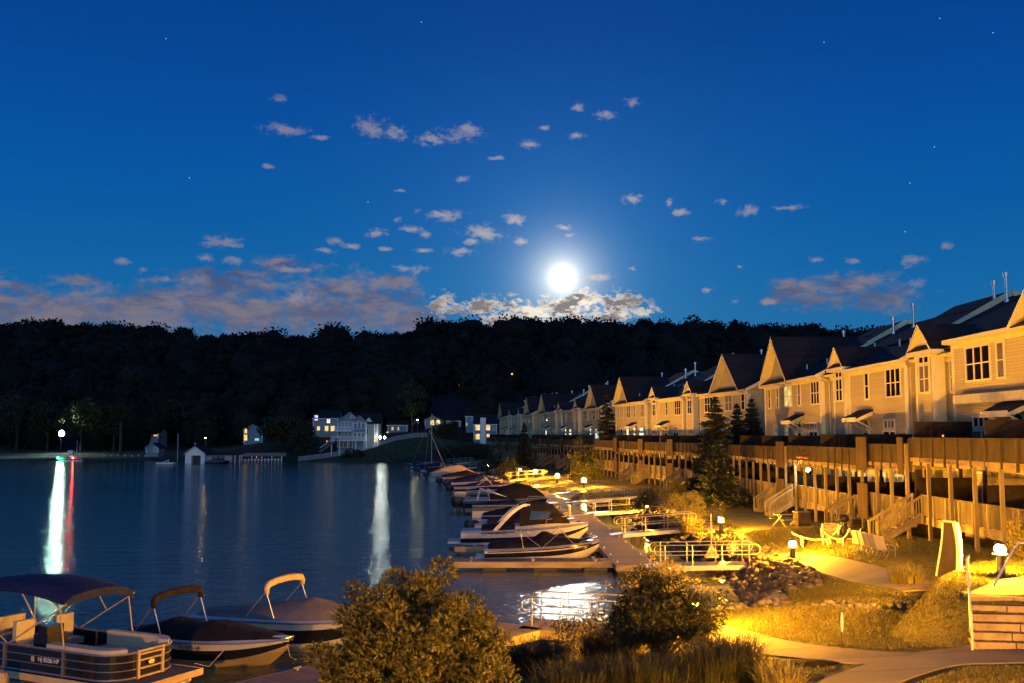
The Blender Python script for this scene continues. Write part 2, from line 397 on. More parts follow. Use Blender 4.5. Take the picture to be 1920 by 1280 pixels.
    fs=field(small); fb=field(bank); fm=field(silver)
    def dens(f,n,amp,a,b):
        t=math_('ADD',math_('SUBTRACT',1.0,f),math_('MULTIPLY',math_('SUBTRACT',n,.5),amp)); return sstep(t,a,b),t
    mixn=math_('ADD',math_('MULTIPLY',nz,.5),math_('MULTIPLY',nf,.5))
    ds,_=dens(fs,mixn,4.3,.04,1.1)
    db,_=dens(fb,math_('ADD',math_('ADD',math_('MULTIPLY',nz,.5),math_('MULTIPLY',nf,.25)),math_('MULTIPLY',nb,.25)),4.3,-.12,.95)
    dm,tm=dens(fm,math_('ADD',math_('MULTIPLY',nz,.55),math_('MULTIPLY',nf,.45)),4.2,.10,.72)
    near=math_('EXPONENT',math_('MULTIPLY',md,-1/5.5))
    cs=mix(near,(.235,.225,.30,1),(.92,.82,.68,1))
    cs=mix(math_('MULTIPLY',sstep(nf,.45,.72),.45),cs,(.13,.15,.24,1))
    cbk=mix(sstep(nb,.36,.62),(.070,.090,.180,1),(.235,.200,.225,1))
    cbk=mix(math_('SUBTRACT',1.0,sstep(el,5.2,8.2)),cbk,(.135,.105,.155,1),'MIX') if False else cbk
    lowp=math_('MULTIPLY',math_('SUBTRACT',1.0,sstep(el,6.0,9.0)),.45); cbk=mix(lowp,cbk,(.19,.15,.175,1))
    thick=math_('MULTIPLY',sstep(math_('ADD',tm,math_('MULTIPLY',math_('SUBTRACT',nz,.5),2.2)),.35,.75),sstep(noise(1.0,1.9,.62,5,.2,23.0),.40,.56))
    edge=mix(near,(.40,.33,.30,1),(1.35,1.2,.95,1)); cm=mix(thick,edge,(.235,.20,.185,1))
    sky=mix(1.0,base,glowc,'ADD')
    sky=mix(math_('MULTIPLY',db,.86),sky,cbk); sky=mix(math_('MULTIPLY',ds,.85),sky,cs); sky=mix(math_('MULTIPLY',dm,.92),sky,cm)
    sky=mix(1.0,sky,scaled(core,(.5,.5,.45)),'ADD')
    # a handful of stars
    stf=None
    for (x,y) in [(1862,62),(1706,344),(1762,35),(1752,276),(355,334),(690,379),(1697,435),(311,73),(790,42),(1545,80)]:
        a,e_=azel(x,y); n=N('ShaderNodeVectorMath'); n.operation='DISTANCE'; L(P,n.inputs[0]); n.inputs[1].default_value=(a,e_,0)
        stf=n.outputs['Value'] if stf is None else math_('MINIMUM',stf,n.outputs['Value'])
    st=math_('SUBTRACT',1.0,sstep(stf,.015,.034)); sky=mix(1.0,sky,scaled(st,(.55,.6,.75)),'ADD')
    # nothing below the horizon
    sky=mix(math_('SUBTRACT',1.0,sstep(el,-3,0)),sky,(.004,.006,.012,1))
    bg=N('ShaderNodeBackground'); L(sky,bg.inputs[0]); bg.inputs[1].default_value=1.0
    o=N('ShaderNodeOutputWorld'); L(bg.outputs[0],o.inputs[0])
    w.cycles.sampling_method='MANUAL'; w.cycles.sample_map_resolution=1024
make_world()
sd=bpy.data.lights.new('moonlight','SUN'); sd.energy=.16; sd.angle=math.radians(.55); sd.color=(1,.96,.86)
so=bpy.data.objects.new('moonlight',sd); COL.objects.link(so)
a_,e_=map(math.radians,MOON); dirv=Vector((math.sin(a_)*math.cos(e_),math.cos(a_)*math.cos(e_),math.sin(e_)))
so.rotation_euler=dirv.to_track_quat('Z','Y').to_euler(); so.location=(0,0,60)
# ------------------------------------------------------------------ terrain
WALK=[(6.2,50.6),(6.0,65),(5.5,82),(4.6,97),(3.0,112),(.8,127),(-2,143),(-5.2,160),(-9.5,185),(-16.5,225)]   # centre line of the long floating dock
SHORE_NEAR=[(-70,-4),(-30,9),(-12,20),(-7.5,24.2),(-3,28.2),(.6,31.6),(3.6,34.6),(6.2,36.8),(8.4,38.4),(9.5,41),(10.2,44),(10.5,48),(10.4,53),(9.8,60),(9.6,66),(9.3,82),(8.3,95),(6.1,108),(3.8,122),(1.0,138),(-2.2,155),(-6.2,180),(-11.5,220),(-15,238)]
SHORE_FAR=[(-25,248),(-40,254),(-56,262),(-90,262),(-112,258),(-150,262),(-400,290)]
LAKE=np.array(SHORE_NEAR+SHORE_FAR+[(-400,-40)],dtype=float)
def seg_dist(X,Y,pts,closed=False):
    d=np.full(X.shape,1e9); n=len(pts)
    for i in range(n if closed else n-1):
        ax,ay=pts[i]; bx,by=pts[(i+1)%n]; vx,vy=bx-ax,by-ay; L2=vx*vx+vy*vy+1e-9
        t=np.clip(((X-ax)*vx+(Y-ay)*vy)/L2,0,1); d=np.minimum(d,np.hypot(X-ax-t*vx,Y-ay-t*vy))
    return d
def inside(X,Y,pts):
    c=np.zeros(X.shape,bool); n=len(pts)
    for i in range(n):
        ax,ay=pts[i]; bx,by=pts[(i+1)%n]
        k=((ay>Y)!=(by>Y)); xi=(bx-ax)*(Y-ay)/((by-ay) if abs(by-ay)>1e-9 else 1e-9)+ax
        c^= k&(X<xi)
    return c
def sst(x,a,b):
    t=np.clip((x-a)/(b-a),0,1); return t*t*(3-2*t)
# what the photograph says about heights: (X, D, z)
CTRL=np.array([(3,22,1.35),(6,20,1.6),(10,20,2.0),(14,18,2.2),(5.6,27,1.25),(8,24.5,1.5),(12,25,1.75),(16,23,2.0),(9,30,1.35),(11,33,1.45),(12.5,40,1.5),(14,33,1.75),(17,40,1.95),(20,46,1.95),(24,40,2.2),(13,50,1.4),(19,55,1.6),(13,65,1.2),(19.5,70,1.25),(19.5,86,1.02),(14,90,1.0),(13,110,1.0),(17,110,1.0),(10,140,1.0),(13,150,1.0),(5,180,1.0),(8,190,1.0),(-3,225,1.0),(2,250,1.1),(-6,260,1.4),(30,60,2.0),(40,40,2.4),(40,100,1.6),(30,150,1.5),(-5,18,1.3),(-2,21,1.25),(0,10,1.6),(8,8,1.8),(30,20,2.5),(12,12,2.1),(-15,10,1.3)],dtype=float)
TERR=np.array([(11.3,27.2),(11.75,26.4),(26,24.6),(26,36),(15.6,34.0),(13.0,30.6)])       # raised terrace at the top of the stone steps
STEP_A=at(1812,1194,1.75)
RIDGE=[(-1200,585),(-300,602),(0,612),(100,618),(200,610),(300,622),(400,637),(480,632),(600,634),(700,630),(800,622),(855,608),(905,618),(960,608),(1000,602),(1060,607),(1200,612),(1400,612),(1500,616),(1600,624),(1700,632),(2200,640),(3200,640)]
RD=640.0
rx=np.array([(p[0]-960)*RD/F_PX for p in RIDGE]); rz=np.array([EYE+(812-p[1])*RD/F_PX for p in RIDGE])
TREE_H=17.0
def height(X,Y):
    X=np.asarray(X,float); Y=np.asarray(Y,float); sh=X.shape; X=X.ravel(); Y=Y.ravel()
    s=seg_dist(X,Y,LAKE,True); s=np.where(inside(X,Y,LAKE),-s,s)
    d2=(X[:,None]-CTRL[:,0])**2+(Y[:,None]-CTRL[:,1])**2; w=1/(d2+9.0)**1.7; tgt=(w*CTRL[:,2]).sum(1)/w.sum(1)
    bank=np.minimum(.85,tgt)
    near=bank*sst(s,-.1,2.0)+(tgt-bank)*sst(s,1.2,6.5)
    far=.9*sst(s,0,2.5)+np.where(X>-62,1,0.25+.75*sst(X,-95,-62))*(3.4*sst(s,3,22)+6.0*sst(s,18,75))
    wf=np.maximum(sst(-X,8,24)*sst(Y,205,240), sst(Y,285,315))
    h=near*(1-wf)+far*wf
    ridge=np.interp(X*RD/np.maximum(Y,200),rx,rz)-TREE_H-2
    h=h+np.maximum(0,ridge-h)*sst(Y,300,RD)*np.where(Y>RD,1-.35*sst(Y,RD,RD+260),1)
    h=np.where(s<0,np.maximum(-2.5,s*.55),h)
    # terrace mound
    td=seg_dist(X,Y,TERR,True); td=np.where(inside(X,Y,TERR),-td,td)
    h=np.where(Y<60,np.maximum(h,h+(2.72-h)*(1-sst(td,-.15,1.15))),h)
    # shallow drain running down to the rocks
    dr=seg_dist(X,Y,[(8.6,36.2),(10.2,34.2),(11.2,32.9),(12.6,31.8)]); h=h-.28*np.exp(-(dr/.42)**2)*(Y<40)*(s>.8)
    return h.reshape(sh)
def H(x,y): return float(height(np.array([x]),np.array([y]))[0])
def on(x,y,dz=0.0): return Vector((x,y,H(x,y)+dz))
def ground_at(px,py,z0=1.4):
    """photo pixel -> point where its ray meets the terrain"""
    p=at(px,py,z0)
    for _ in range(6): p=at(px,py,H(p.x,p.y))
    return p
gx=np.concatenate([np.linspace(-900,-70,60),np.linspace(-66,-14,40),np.arange(-12,26,.42),np.linspace(27,70,30),np.linspace(80,900,60)])
gy=np.concatenate([np.linspace(-60,10,12),np.arange(12,62,.42),np.arange(62.5,120,1.3),np.arange(121,300,2.6),np.linspace(303,980,90)])
GX,GY=np.meshgrid(gx,gy); GZ=height(GX,GY)
nx,ny=len(gx),len(gy); idx=np.arange(nx*ny).reshape(ny,nx)
near_m=(GY<300)
fa=np.stack([idx[:-1,:-1],idx[:-1,1:],idx[1:,1:],idx[1:,:-1]],-1).reshape(-1,4)
P3=np.stack([GX,GY,GZ],-1).reshape(-1,3); rowmax=np.repeat(np.arange(ny-1),nx-1)
cut=np.searchsorted(gy,299.0)
def sub(faces):
    u,inv=np.unique(faces,return_inverse=True); return P3[u],inv.reshape(faces.shape)
cut1=np.searchsorted(gy,236.0)
v,f=sub(fa[rowmax<cut1]); g=npmesh('ground',v,f,M['ground'],smooth=True); tag(g,kind='structure')
mat('far_ground',(.016,.018,.007),.95,.5,.4)
v,f=sub(fa[(rowmax>=cut1)&(rowmax<cut)]); g=npmesh('far_shore',v,f,M['far_ground'],smooth=True); tag(g,kind='structure')
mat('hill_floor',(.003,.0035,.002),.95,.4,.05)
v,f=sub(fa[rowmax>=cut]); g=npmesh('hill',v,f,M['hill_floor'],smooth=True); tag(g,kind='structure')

# water: one sheet with wind ripples
m,nt,p,N,L=nodes_of('water')
p.inputs['Base Color'].default_value=(.060,.085,.040,1); p.inputs['Roughness'].default_value=.088; p.inputs['IOR'].default_value=1.333; p.inputs['Specular IOR Level'].default_value=.5
tc=N('ShaderNodeTexCoord'); mp=N('ShaderNodeMapping'); mp.inputs['Scale'].default_value=(.55,1.0,1); L(tc.outputs['Object'],mp.inputs[0])
w1=N('ShaderNodeTexNoise'); w1.inputs['Scale'].default_value=.9; w1.inputs['Detail'].default_value=3; L(mp.outputs[0],w1.inputs['Vector'])
w2=N('ShaderNodeTexNoise'); w2.inputs['Scale'].default_value=4.2; w2.inputs['Detail'].default_value=4; w2.inputs['Distortion'].default_value=.4; L(mp.outputs[0],w2.inputs['Vector'])
ml=N('ShaderNodeMath'); ml.operation='MULTIPLY_ADD'; L(w1.outputs['Fac'],ml.inputs[0]); ml.inputs[1].default_value=1.6; L(w2.outputs['Fac'],ml.inputs[2])
# calmer in patches
w3=N('ShaderNodeTexNoise'); w3.inputs['Scale'].default_value=.035; w3.inputs['Detail'].default_value=3; L(mp.outputs[0],w3.inputs['Vector'])
st=N('ShaderNodeMapRange'); st.inputs[1].default_value=.35; st.inputs[2].default_value=.65; st.inputs[3].default_value=.20; st.inputs[4].default_value=.36; L(w3.outputs['Fac'],st.inputs[0])
bp=N('ShaderNodeBump'); bp.inputs['Distance'].default_value=.155; spx=N('ShaderNodeSeparateXYZ'); L(tc.outputs['Object'],spx.inputs[0]); cal=N('ShaderNodeMapRange'); cal.interpolation_type='SMOOTHSTEP'; cal.inputs[1].default_value=3.0; cal.inputs[2].default_value=7.0; cal.inputs[3].default_value=1; cal.inputs[4].default_value=.12; L(spx.outputs['X'],cal.inputs[0]); mm_=N('ShaderNodeMath'); mm_.operation='MULTIPLY'; L(st.outputs[0],mm_.inputs[0]); L(cal.outputs[0],mm_.inputs[1]); L(mm_.outputs[0],bp.inputs['Strength']); L(ml.outputs[0],bp.inputs['Height']); L(bp.outputs[0],p.inputs['Normal'])
wq=npmesh('water',[(-1000,-70,0),(200,-70,0),(200,300,0),(-1000,300,0)],[(0,1,2,3)],M['water']); tag(wq,kind='structure')

# paths: concrete strips draped over the lawn
def strip(name, pts, w, mat_, lift=.035, res=.5, kind='structure', skirt=.2):
    pts=[Vector((a,b)) for a,b in pts]; ws=w if isinstance(w,(list,tuple)) else [w]*len(pts)
    out=[]
    for i in range(len(pts)-1):
        n=max(1,int((pts[i+1]-pts[i]).length/res))
        for k in range(n): t=k/n; out.append((pts[i].lerp(pts[i+1],t),ws[i]*(1-t)+ws[i+1]*t))
    out.append((pts[-1],ws[-1]))
    for _ in range(6):
        out=[out[0]]+[((out[i-1][0]+out[i][0]*2+out[i+1][0])/4,out[i][1]) for i in range(1,len(out)-1)]+[out[-1]]
    K=max(3,int(max(ws)/.4)+1); rings=[]
    for i,(q,ww) in enumerate(out):
        a=out[max(i-1,0)][0]; b=out[min(i+1,len(out)-1)][0]; t=(b-a).normalized(); nn=Vector((t.y,-t.x))
        row=[]
        for k in range(K): r=q+nn*(ww*(k/(K-1)-.5)); row.append((r.x,r.y))
        rings.append(row)
    A=np.array(rings); Z=height(A[...,0],A[...,1])+lift
    R=[]
    for i in range(len(rings)):
        row=[(A[i,k,0],A[i,k,1],Z[i,k]) for k in range(K)]
        R.append([(row[0][0],row[0][1],row[0][2]-skirt)]+row+[(row[-1][0],row[-1][1],row[-1][2]-skirt)])
    mb=MB(); mb.loft(R,caps=True); o=mb.build(name,mat_); tag(o,kind=kind); return o
gp=lambda x,y,z=1.4: tuple(ground_at(x,y,z)[:2])
PATHS=[]
def path(pts,w):
    strip('path',pts,w,M['path_concrete']); PATHS.append((pts,w if not isinstance(w,list) else max(w)))
lampB=ground_at(1487,1051)
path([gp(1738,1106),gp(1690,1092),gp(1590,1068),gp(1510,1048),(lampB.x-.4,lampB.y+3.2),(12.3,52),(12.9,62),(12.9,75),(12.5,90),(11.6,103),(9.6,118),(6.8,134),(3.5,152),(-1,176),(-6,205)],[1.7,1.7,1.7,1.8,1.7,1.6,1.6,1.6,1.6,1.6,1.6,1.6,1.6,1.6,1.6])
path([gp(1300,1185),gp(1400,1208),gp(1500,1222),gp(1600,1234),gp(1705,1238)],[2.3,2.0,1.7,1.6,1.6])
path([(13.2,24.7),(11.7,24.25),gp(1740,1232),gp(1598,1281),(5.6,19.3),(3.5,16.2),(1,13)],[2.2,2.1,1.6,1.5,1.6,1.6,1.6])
# concrete top of the terrace
mb=MB(); tp=[(11.9,26.75),(26,24.9),(26,30.5),(17.0,31.2),(14.2,29.4)]
mb.slab([(a,b,2.79) for a,b in tp],.25); tag(mb.build('terrace_paving',M['concrete']),kind='structure')
# ------------------------------------------------------------------ terrace houses and their decks
WIN=[0]
EAVE,RIDGE_Z,DECKF,LOWF=11.35,15.4,5.05,2.32
SLOPE=(RIDGE_Z-EAVE)/(7.7+.4)
SEGS=[(0,14.2,0),(14.2,20.2,-.65),(20.2,30,0),(30,36,-.65),(36,52,0)]     # along the row: start, end, set-back
BAYS=[17.4,31.6]
def fy(x):
    for a,b,y in SEGS:
        if a<=x<b: return y
    return 0
def window(par,x,z,w,h,n=2,bars=1,y=None,lit=None,name='window',arch=False,tw=.11):
    """x centre, z sill; pane with casing, mullions and one meeting rail"""
    y=fy(x) if y is None else y
    p=MB()
    def outline(e): 
        pts=[(x-w/2-e,z-e),(x+w/2+e,z-e),(x+w/2+e,z+h+(0 if arch else e))]
        if arch: pts+= [(x+(w/2+e)*math.cos(a),z+h+(w/2+e)*math.sin(a)) for a in [math.pi*k/8 for k in range(1,8)]]
        pts.append((x-w/2-e,z+h+(0 if arch else e))); return pts
    p.poly([(a,y+.025,b) for a,b in outline(0)][::-1])
    WIN[0]+=1; o=p.build(name,M[lit] if lit else M[('glass','glass','blind','glass','glass','curtain','glass')[(WIN[0]*5)%7]],par)
    f=MB()
    f.boxb(x-w/2-tw,x-w/2,y-.02,y+.07,z-tw,z+h); f.boxb(x+w/2,x+w/2+tw,y-.02,y+.07,z-tw,z+h); f.boxb(x-w/2,x+w/2,y-.02,y+.085,z-tw,z)
    if not arch: f.boxb(x-w/2-tw,x+w/2+tw,y-.02,y+.085,z+h,z+h+tw*1.2)
    else:
        ar=[(x+(w/2+tw/2)*math.cos(a),y+.03,z+h+(w/2+tw/2)*math.sin(a)) for a in [math.pi*k/8 for k in range(9)]]
        for i in range(8): f.beam(ar[i],ar[i+1],.09,tw)
        f.boxb(x-w/2,x+w/2,y-.02,y+.06,z+h-.04,z+h+.04)
    for k in range(1,n): xx=x-w/2+w*k/n; f.boxb(xx-.045,xx+.045,y-.02,y+.06,z,z+h)
    for k in range(1,bars+1): zz=z+h*k/(bars+1); f.boxb(x-w/2,x+w/2,y-.02,y+.05,zz-.03,zz+.03)
    f.build('frame',M['trim'],o); return o
def door(par,x,z,lit=None,y=None,arch=True,roof=True):
    y=fy(x) if y is None else y
    d=MB(); d.boxb(x-.46,x+.46,y-.02,y+.05,z,z+2.1); d.boxb(x-.36,x+.36,y+.05,y+.062,z+.1,z+.55); o=d.build('door',M['trim'],par)
    g=MB(); g.boxb(x-.34,x+.34,y+.05,y+.066,z+.75,z+2.0); g.build('pane',M[lit] if lit else M['glass'],o)
    f=MB()
    for s in (-1,1): f.boxb(x+s*.62-.16,x+s*.62+.16,y-.01,y+.07,z,z+2.15)
    f.boxb(x-.78,x+.78,y-.01,y+.09,z+2.15,z+2.27); f.build('door_frame',M['trim'],o)
    mb=MB(); mb.boxb(x+.33,x+.37,y+.05,y+.12,z+.95,z+1.08); mb.build('handle',M['steel'],o)
    if arch: window(par,x,z+2.3,1.1,.05,1,0,y,lit,'fanlight',True,.12)
    if roof:
        r=MB(); w=1.25; zt=z+3.55
        r.slab([(x-w,y-.02,zt),(x+w,y-.02,zt),(x+w,y+1.15,zt-.55),(x-w,y+1.15,zt-.55)],.10)
        a=r.build('porch_roof',M['shingle'],par)
        t=MB(); t.boxb(x-w,x+w,y+1.16,y+1.20,zt-.84,zt-.55)
        for s in (-1,1):
            t.beam((x+s*(w-.06),y+.02,zt-.30),(x+s*(w-.06),y+1.14,zt-.84+.11),.06,.22); t.beam((x+s*(w-.3),y+.02,zt-1.3),(x+s*(w-.3),y+.9,zt-.8),.08,.1)
        t.build('bracket',M['trim'],a)
def patio(par,x,z,w=1.9,lit=None,y=None):
    y=fy(x) if y is None else y
    window(par,x,z+.06,w,2.0,2,0,y,lit,'patio_door'); window(par,x,z+2.32,w*.82,.42,3,0,y,lit,'transom_window')
def townhouse(name,P0,P1,label,lit,raise_near=0.0,awn=False,L=52.0):
    a=Vector(P0); b=Vector(P1); d=b-a; rz=math.atan2(d.y,d.x); sc=d.length/L
    T=empty(name,(a.x,a.y,0),rz,label,'townhouse','rows of townhouses above the decks'); T.scale=(sc,1,1)
    LIT=lambda k: lit.get(k)
    z0=.6; BACK=-15.4
    w=MB()
    pts=[]
    for (x0,x1,y) in SEGS: pts+=[(x0,y),(x1,y)]
    ring=pts+[(L,BACK),(0,BACK)]
    for i in range(len(ring)):
        p,q=ring[i],ring[(i+1)%len(ring)]; w.poly([(p[0],p[1],z0),(p[0],p[1],EAVE+.05),(q[0],q[1],EAVE+.05),(q[0],q[1],z0)])
    for x in (0,L):   # gable ends
        w.poly([(x,0,EAVE),(x,-7.7,RIDGE_Z-.2),(x,BACK,EAVE)] if x==0 else [(x,BACK,EAVE),(x,-7.7,RIDGE_Z-.2),(x,0,EAVE)])
    w.poly([(0,0,EAVE),(0,BACK,EAVE),(L,BACK,EAVE),(L,0,EAVE)])
    if raise_near: w.boxb(0,14.2,-7.7,0.001,EAVE,EAVE+raise_near)
    w.build('wall',M['siding'],T)
    for bx in BAYS:
        g=MB(); g.boxb(bx-1.1,bx+1.1,-.66,.12,DECKF,EAVE+.42); bo=g.build('bay',M['siding'],T)
        t=MB()
        for s in (-1,1): t.boxb(bx+s*1.1-.12,bx+s*1.1+.12,-.5,.15,DECKF,EAVE+.2)
        t.boxb(bx-1.0,bx+1.0,.12,.16,EAVE-.05,EAVE+.25); t.build('trim',M['trim'],bo)
        window(T,bx,9.35,1.25,1.45,2,1,.12,LIT('bay%.0f'%bx)); window(T,bx,11.0,1.25,.42,2,0,.12,None)
    # roofs
    R=MB()
    for (x0,x1,y) in SEGS:
        e=y+.42; up=raise_near if x0==0 else 0
        ze=EAVE+(.42-e)*SLOPE+up
        xa=x0-(.3 if x0==0 else (.12 if y==0 else -.12)); xb=x1+(.3 if x1==L else (.12 if y==0 else -.12))
        R.slab([(xa,e,ze),(xb,e,ze),(xb,-7.7,RIDGE_Z+up*.5),(xa,-7.7,RIDGE_Z+up*.5)],.16)
        R.slab([(xa,-7.7,RIDGE_Z+up*.5),(xb,-7.7,RIDGE_Z+up*.5),(xb,-15.8,EAVE),(xa,-15.8,EAVE)],.16)
    for (x0,x1) in ((22.6,30.5),(38.6,46.2)):        # raised upper roofs with pale verge boards
        yl=-2.9; zl=EAVE+(.42-yl)*SLOPE+.12
        R.slab([(x0,yl,zl),(x1,yl,zl),(x1,-7.75,RIDGE_Z+.42),(x0,-7.75,RIDGE_Z+.42)],.4)
        R.slab([(x0,-7.75,RIDGE_Z+.42),(x1,-7.75,RIDGE_Z+.42),(x1,-10.4,RIDGE_Z-.9),(x0,-10.4,RIDGE_Z-.9)],.4)
    R=R.build('roof',M['shingle'],T)
    t=MB()
    for x0 in (22.6,38.6):
        yl=-2.9; zl=EAVE+(.42-yl)*SLOPE+.02
        t.beam((x0-.05,yl,zl-.05),(x0-.05,-7.75,RIDGE_Z+.30),.08,.34); t.beam((x0-.05,-7.75,RIDGE_Z+.30),(x0-.05,-10.4,RIDGE_Z-1.05),.08,.34)
    for x in (-.34,):
        t.beam((x,.42,EAVE-.08+raise_near),(x,-7.7,RIDGE_Z-.1),.06,.3); t.beam((x,-7.7,RIDGE_Z-.1),(x,-15.8,EAVE-.1),.06,.3)
    for (x0,x1,y) in SEGS:
        if y==0 and x0>0:
            up=0
            t.beam((x0-.15,.42,EAVE-.06),(x0-.15,-2.2,EAVE-.06+2.62*SLOPE),.06,.28)
    t.build('verge_board',M['trim'],R)
    for i,(x,y,h) in enumerate([(3,-6.0,1.1),(6.2,-6.6,1.2),(13.0,-6.9,1.2),(21.4,-6.8,1.5),(23.3,-7.0,1.2),(34.2,-6.4,1.5),(37.0,-6.0,1.0),(49.5,-6.5,1.0)]):
        zb=EAVE+(.42-y)*SLOPE
        v=MB(); v.tube([(x,y,zb-.2),(x,y,zb+h)],.10,8); v.tube([(x,y,zb+h),(x,y,zb+h+.28)],.17,8); v.tube([(x,y,zb-.1),(x,y,zb+.12)],.17,8); v.build('vent_pipe',M['steel'],R)
    for i,(x,y) in enumerate([(9.5,-3.2),(11,-4),(24.5,-2.1),(27,-2.4),(33.5,-3.2),(40.5,-2),(44.5,-1.6),(46,-2.5)]):
        zb=EAVE+(.42-y)*SLOPE; v=MB(); v.tube([(x,y,zb-.1),(x,y,zb+.42)],.06,6); v.build('vent_pipe',M['white'],R)
    # big steep gables at both ends
    for gx_,hw,up in ((3.0 if raise_near else 5.6,4.35,raise_near),(47.7,4.35,0)):
        zb=EAVE+.03+up; za=zb+3.95; yb=.05
        g=MB(); g.poly([(gx_+hw-.35,yb-.32,zb+.3),(gx_-hw+.35,yb-.32,zb+.3),(gx_,yb-.32,za-.12)]); go=g.build('gable',M['siding'],T)
        r=MB(); yo=.55
        for s in (-1,1):
            r.slab([(gx_+s*hw,yo,zb-.05),(gx_,yo,za+.02),(gx_,-7.7,za+.02),(gx_+s*hw,-7.7,zb-.05)],.14)
        r.slab([(gx_-hw+.1,yo-.02,zb-.02),(gx_+hw-.1,yo-.02,zb-.02),(gx_+hw-.5,yb-.34,zb+.40),(gx_-hw+.5,yb-.34,zb+.40)],.08)
        r.build('gable_roof',M['shingle'],go)
        t=MB()
        for s in (-1,1):
            t.beam((gx_+s*hw*.985,yo-.02,zb-.16),(gx_,yo-.02,za-.18),.10,.34,up=(0,1,0)) if False else None
            # verge board: flat face to the lake
            n=Vector((s*3.95,0,hw)).normalized(); A=Vector((gx_+s*hw,yo+.012,zb-.07)); B=Vector((gx_,yo+.012,za)); dn=Vector((0,0,-.24))
            t.add([A,B,B+dn,A+dn+Vector((-s*.05,0,.05)),A-Vector((0,.06,0)),B-Vector((0,.06,0)),B+dn-Vector((0,.06,0)),A+dn-Vector((0,.06,0))],[(0,1,2,3),(7,6,5,4),(3,2,6,7)])
            # pale soffit
            t.add([A+Vector((0,-.02,-.225)),B+Vector((0,-.02,-.225)),B+Vector((0,-.83,-.225)),A+Vector((0,-.83,-.225))],[(0,1,2,3)])
        t.build('verge_board',M['trim'],go)
    # little gables over the bays
    for bx in BAYS:
        zb=EAVE+.35; za=zb+1.45; hw=1.65; yo=.45
        g=MB(); g.poly([(bx+hw-.2,.10,zb),(bx-hw+.2,.10,zb),(bx,.10,za-.1)]); go=g.build('dormer',M['trim'],T)
        r=MB()
        for s in (-1,1): r.slab([(bx+s*hw,yo,zb-.06),(bx,yo,za),(bx,-3.4,za),(bx+s*hw,-3.4,zb-.06)],.10)
        r.slab([(bx-hw+.1,yo+.02,zb),(bx+hw-.1,yo+.02,zb),(bx+hw-.35,.12,zb+.28),(bx-hw+.35,.12,zb+.28)],.06)
        r.build('dormer_roof',M['shingle'],go)
        t=MB()
        for s in (-1,1):
            A=Vector((bx+s*hw,yo+.012,zb-.07)); B=Vector((bx,yo+.012,za-.01)); dn=Vector((0,0,-.17))
            t.add([A,B,B+dn,A+dn],[(0,1,2,3)] if s<0 else [(3,2,1,0)])
            t.add([A+Vector((0,-.02,-.16)),B+Vector((0,-.02,-.16)),B+Vector((0,-.35,-.16)),A+Vector((0,-.35,-.16))],[(0,1,2,3)])
        t.boxb(bx-hw,bx+hw,.12,yo+.03,zb-.30,zb-.07); t.boxb(bx-hw-.02,bx-hw+.2,-1.0,.12,zb-.30,zb-.07); t.boxb(bx+hw-.2,bx+hw+.02,-1.0,.12,zb-.30,zb-.07)
        t.build('verge_board',M['trim'],go)
    # frieze, gutters, corner boards
    t=MB()
    for (x0,x1,y) in SEGS:
        up=raise_near if x0==0 else 0
        ze=EAVE+(0-y)*SLOPE*0+up
        t.boxb(x0+.02,x1-.02,y-.005,y+.06,ze-.42,ze-.03); t.boxb(x0-.05,x1+.05,y+.36,y+.50,ze-.14+(-y)*0,ze+.03); t.boxb(x0,x1,y-.03,y+.37,ze-.16,ze-.10)
        if y==0:
            for xx in (x0,x1): t.boxb(xx-.02 if xx==x0 else xx-.26,xx+.26 if xx==x0 else xx+.02,-.25,.045,DECKF,ze-.42)
    t.build('trim',M['trim'],T)
    d=MB()
    for x in (14.5,20.0,30.25,35.8):
        y=-.5 if 14<x<20 or 30<x<36 else .1
        d.tube([(x,.2,EAVE-.1),(x,y-.05,EAVE-.45),(x,y-.08,DECKF+.1)],.055,6)
    d.build('downpipe',M['trim'],T)
    # upper windows
    r=raise_near
    for x,w_,n in ((11.3,2.45,3),(1.3,.8,1),(5.3,2.0,2),(9.0,.62,1)): window(T,x,9.42+r*.6,w_,1.62,n,1,0,LIT('u%.0f'%x))
    for x,w_,n in ((15.3,.95,1),(19.2,.7,1),(22.2,2.2,3),(26.6,.62,1),(33.9,2.1,3),(37.4,1.95,3),(41.5,.62,1),(44.6,1.9,2),(47.8,.55,1),(50.4,.62,1)): window(T,x,9.3,w_,1.62,n,1,None,LIT('u%.0f'%x))
    # at the level of the upper deck
    for x,k in ((7.6,'d7'),(26.9,'d26'),(41.6,'d41')): door(T,x,DECKF,LIT(k))
    for x,k in ((11.2,'p11'),(3.2,'p3'),(23.0,'p23'),(38.0,'p38')): patio(T,x,DECKF,1.9,LIT(k))
    for x,k,w_,n in ((18.9,'g18',1.2,2),(33.8,'g33',2.1,3),(45.2,'g45',1.1,1),(48.6,'g48',1.1,1)): window(T,x,DECKF+.9,w_,1.75,n,2,None,LIT(k))
    # at the level of the lower deck
    for x,k in ((7.0,'l7'),(24.5,'l24'),(44.0,'l44')): door(T,x,LOWF,LIT(k),roof=False,arch=False)
    for x,k in ((11.4,'l11'),(3.2,'l3'),(22.0,'l22'),(28.2,'l28'),(38.6,'l38'),(48.4,'l48'),(16.0,'l16'),(33.0,'l33')): window(T,x,LOWF+.15,1.75,1.95,2,0,None,LIT(k),'patio_door')
    if awn:
        a_=MB(); a_.boxb(1.6,13.4,.05,.42,8.78,9.02); ao=a_.build('awning',M['canvas_grey'],T)
        s=MB()
        k=0
        while 1.6+k*.14<13.35:
            s.boxb(1.6+k*.14,1.6+k*.14+.075,.42,.445,8.52,8.98); k+=1
        so_=s.build('valance',M['trim'],ao)
    return T
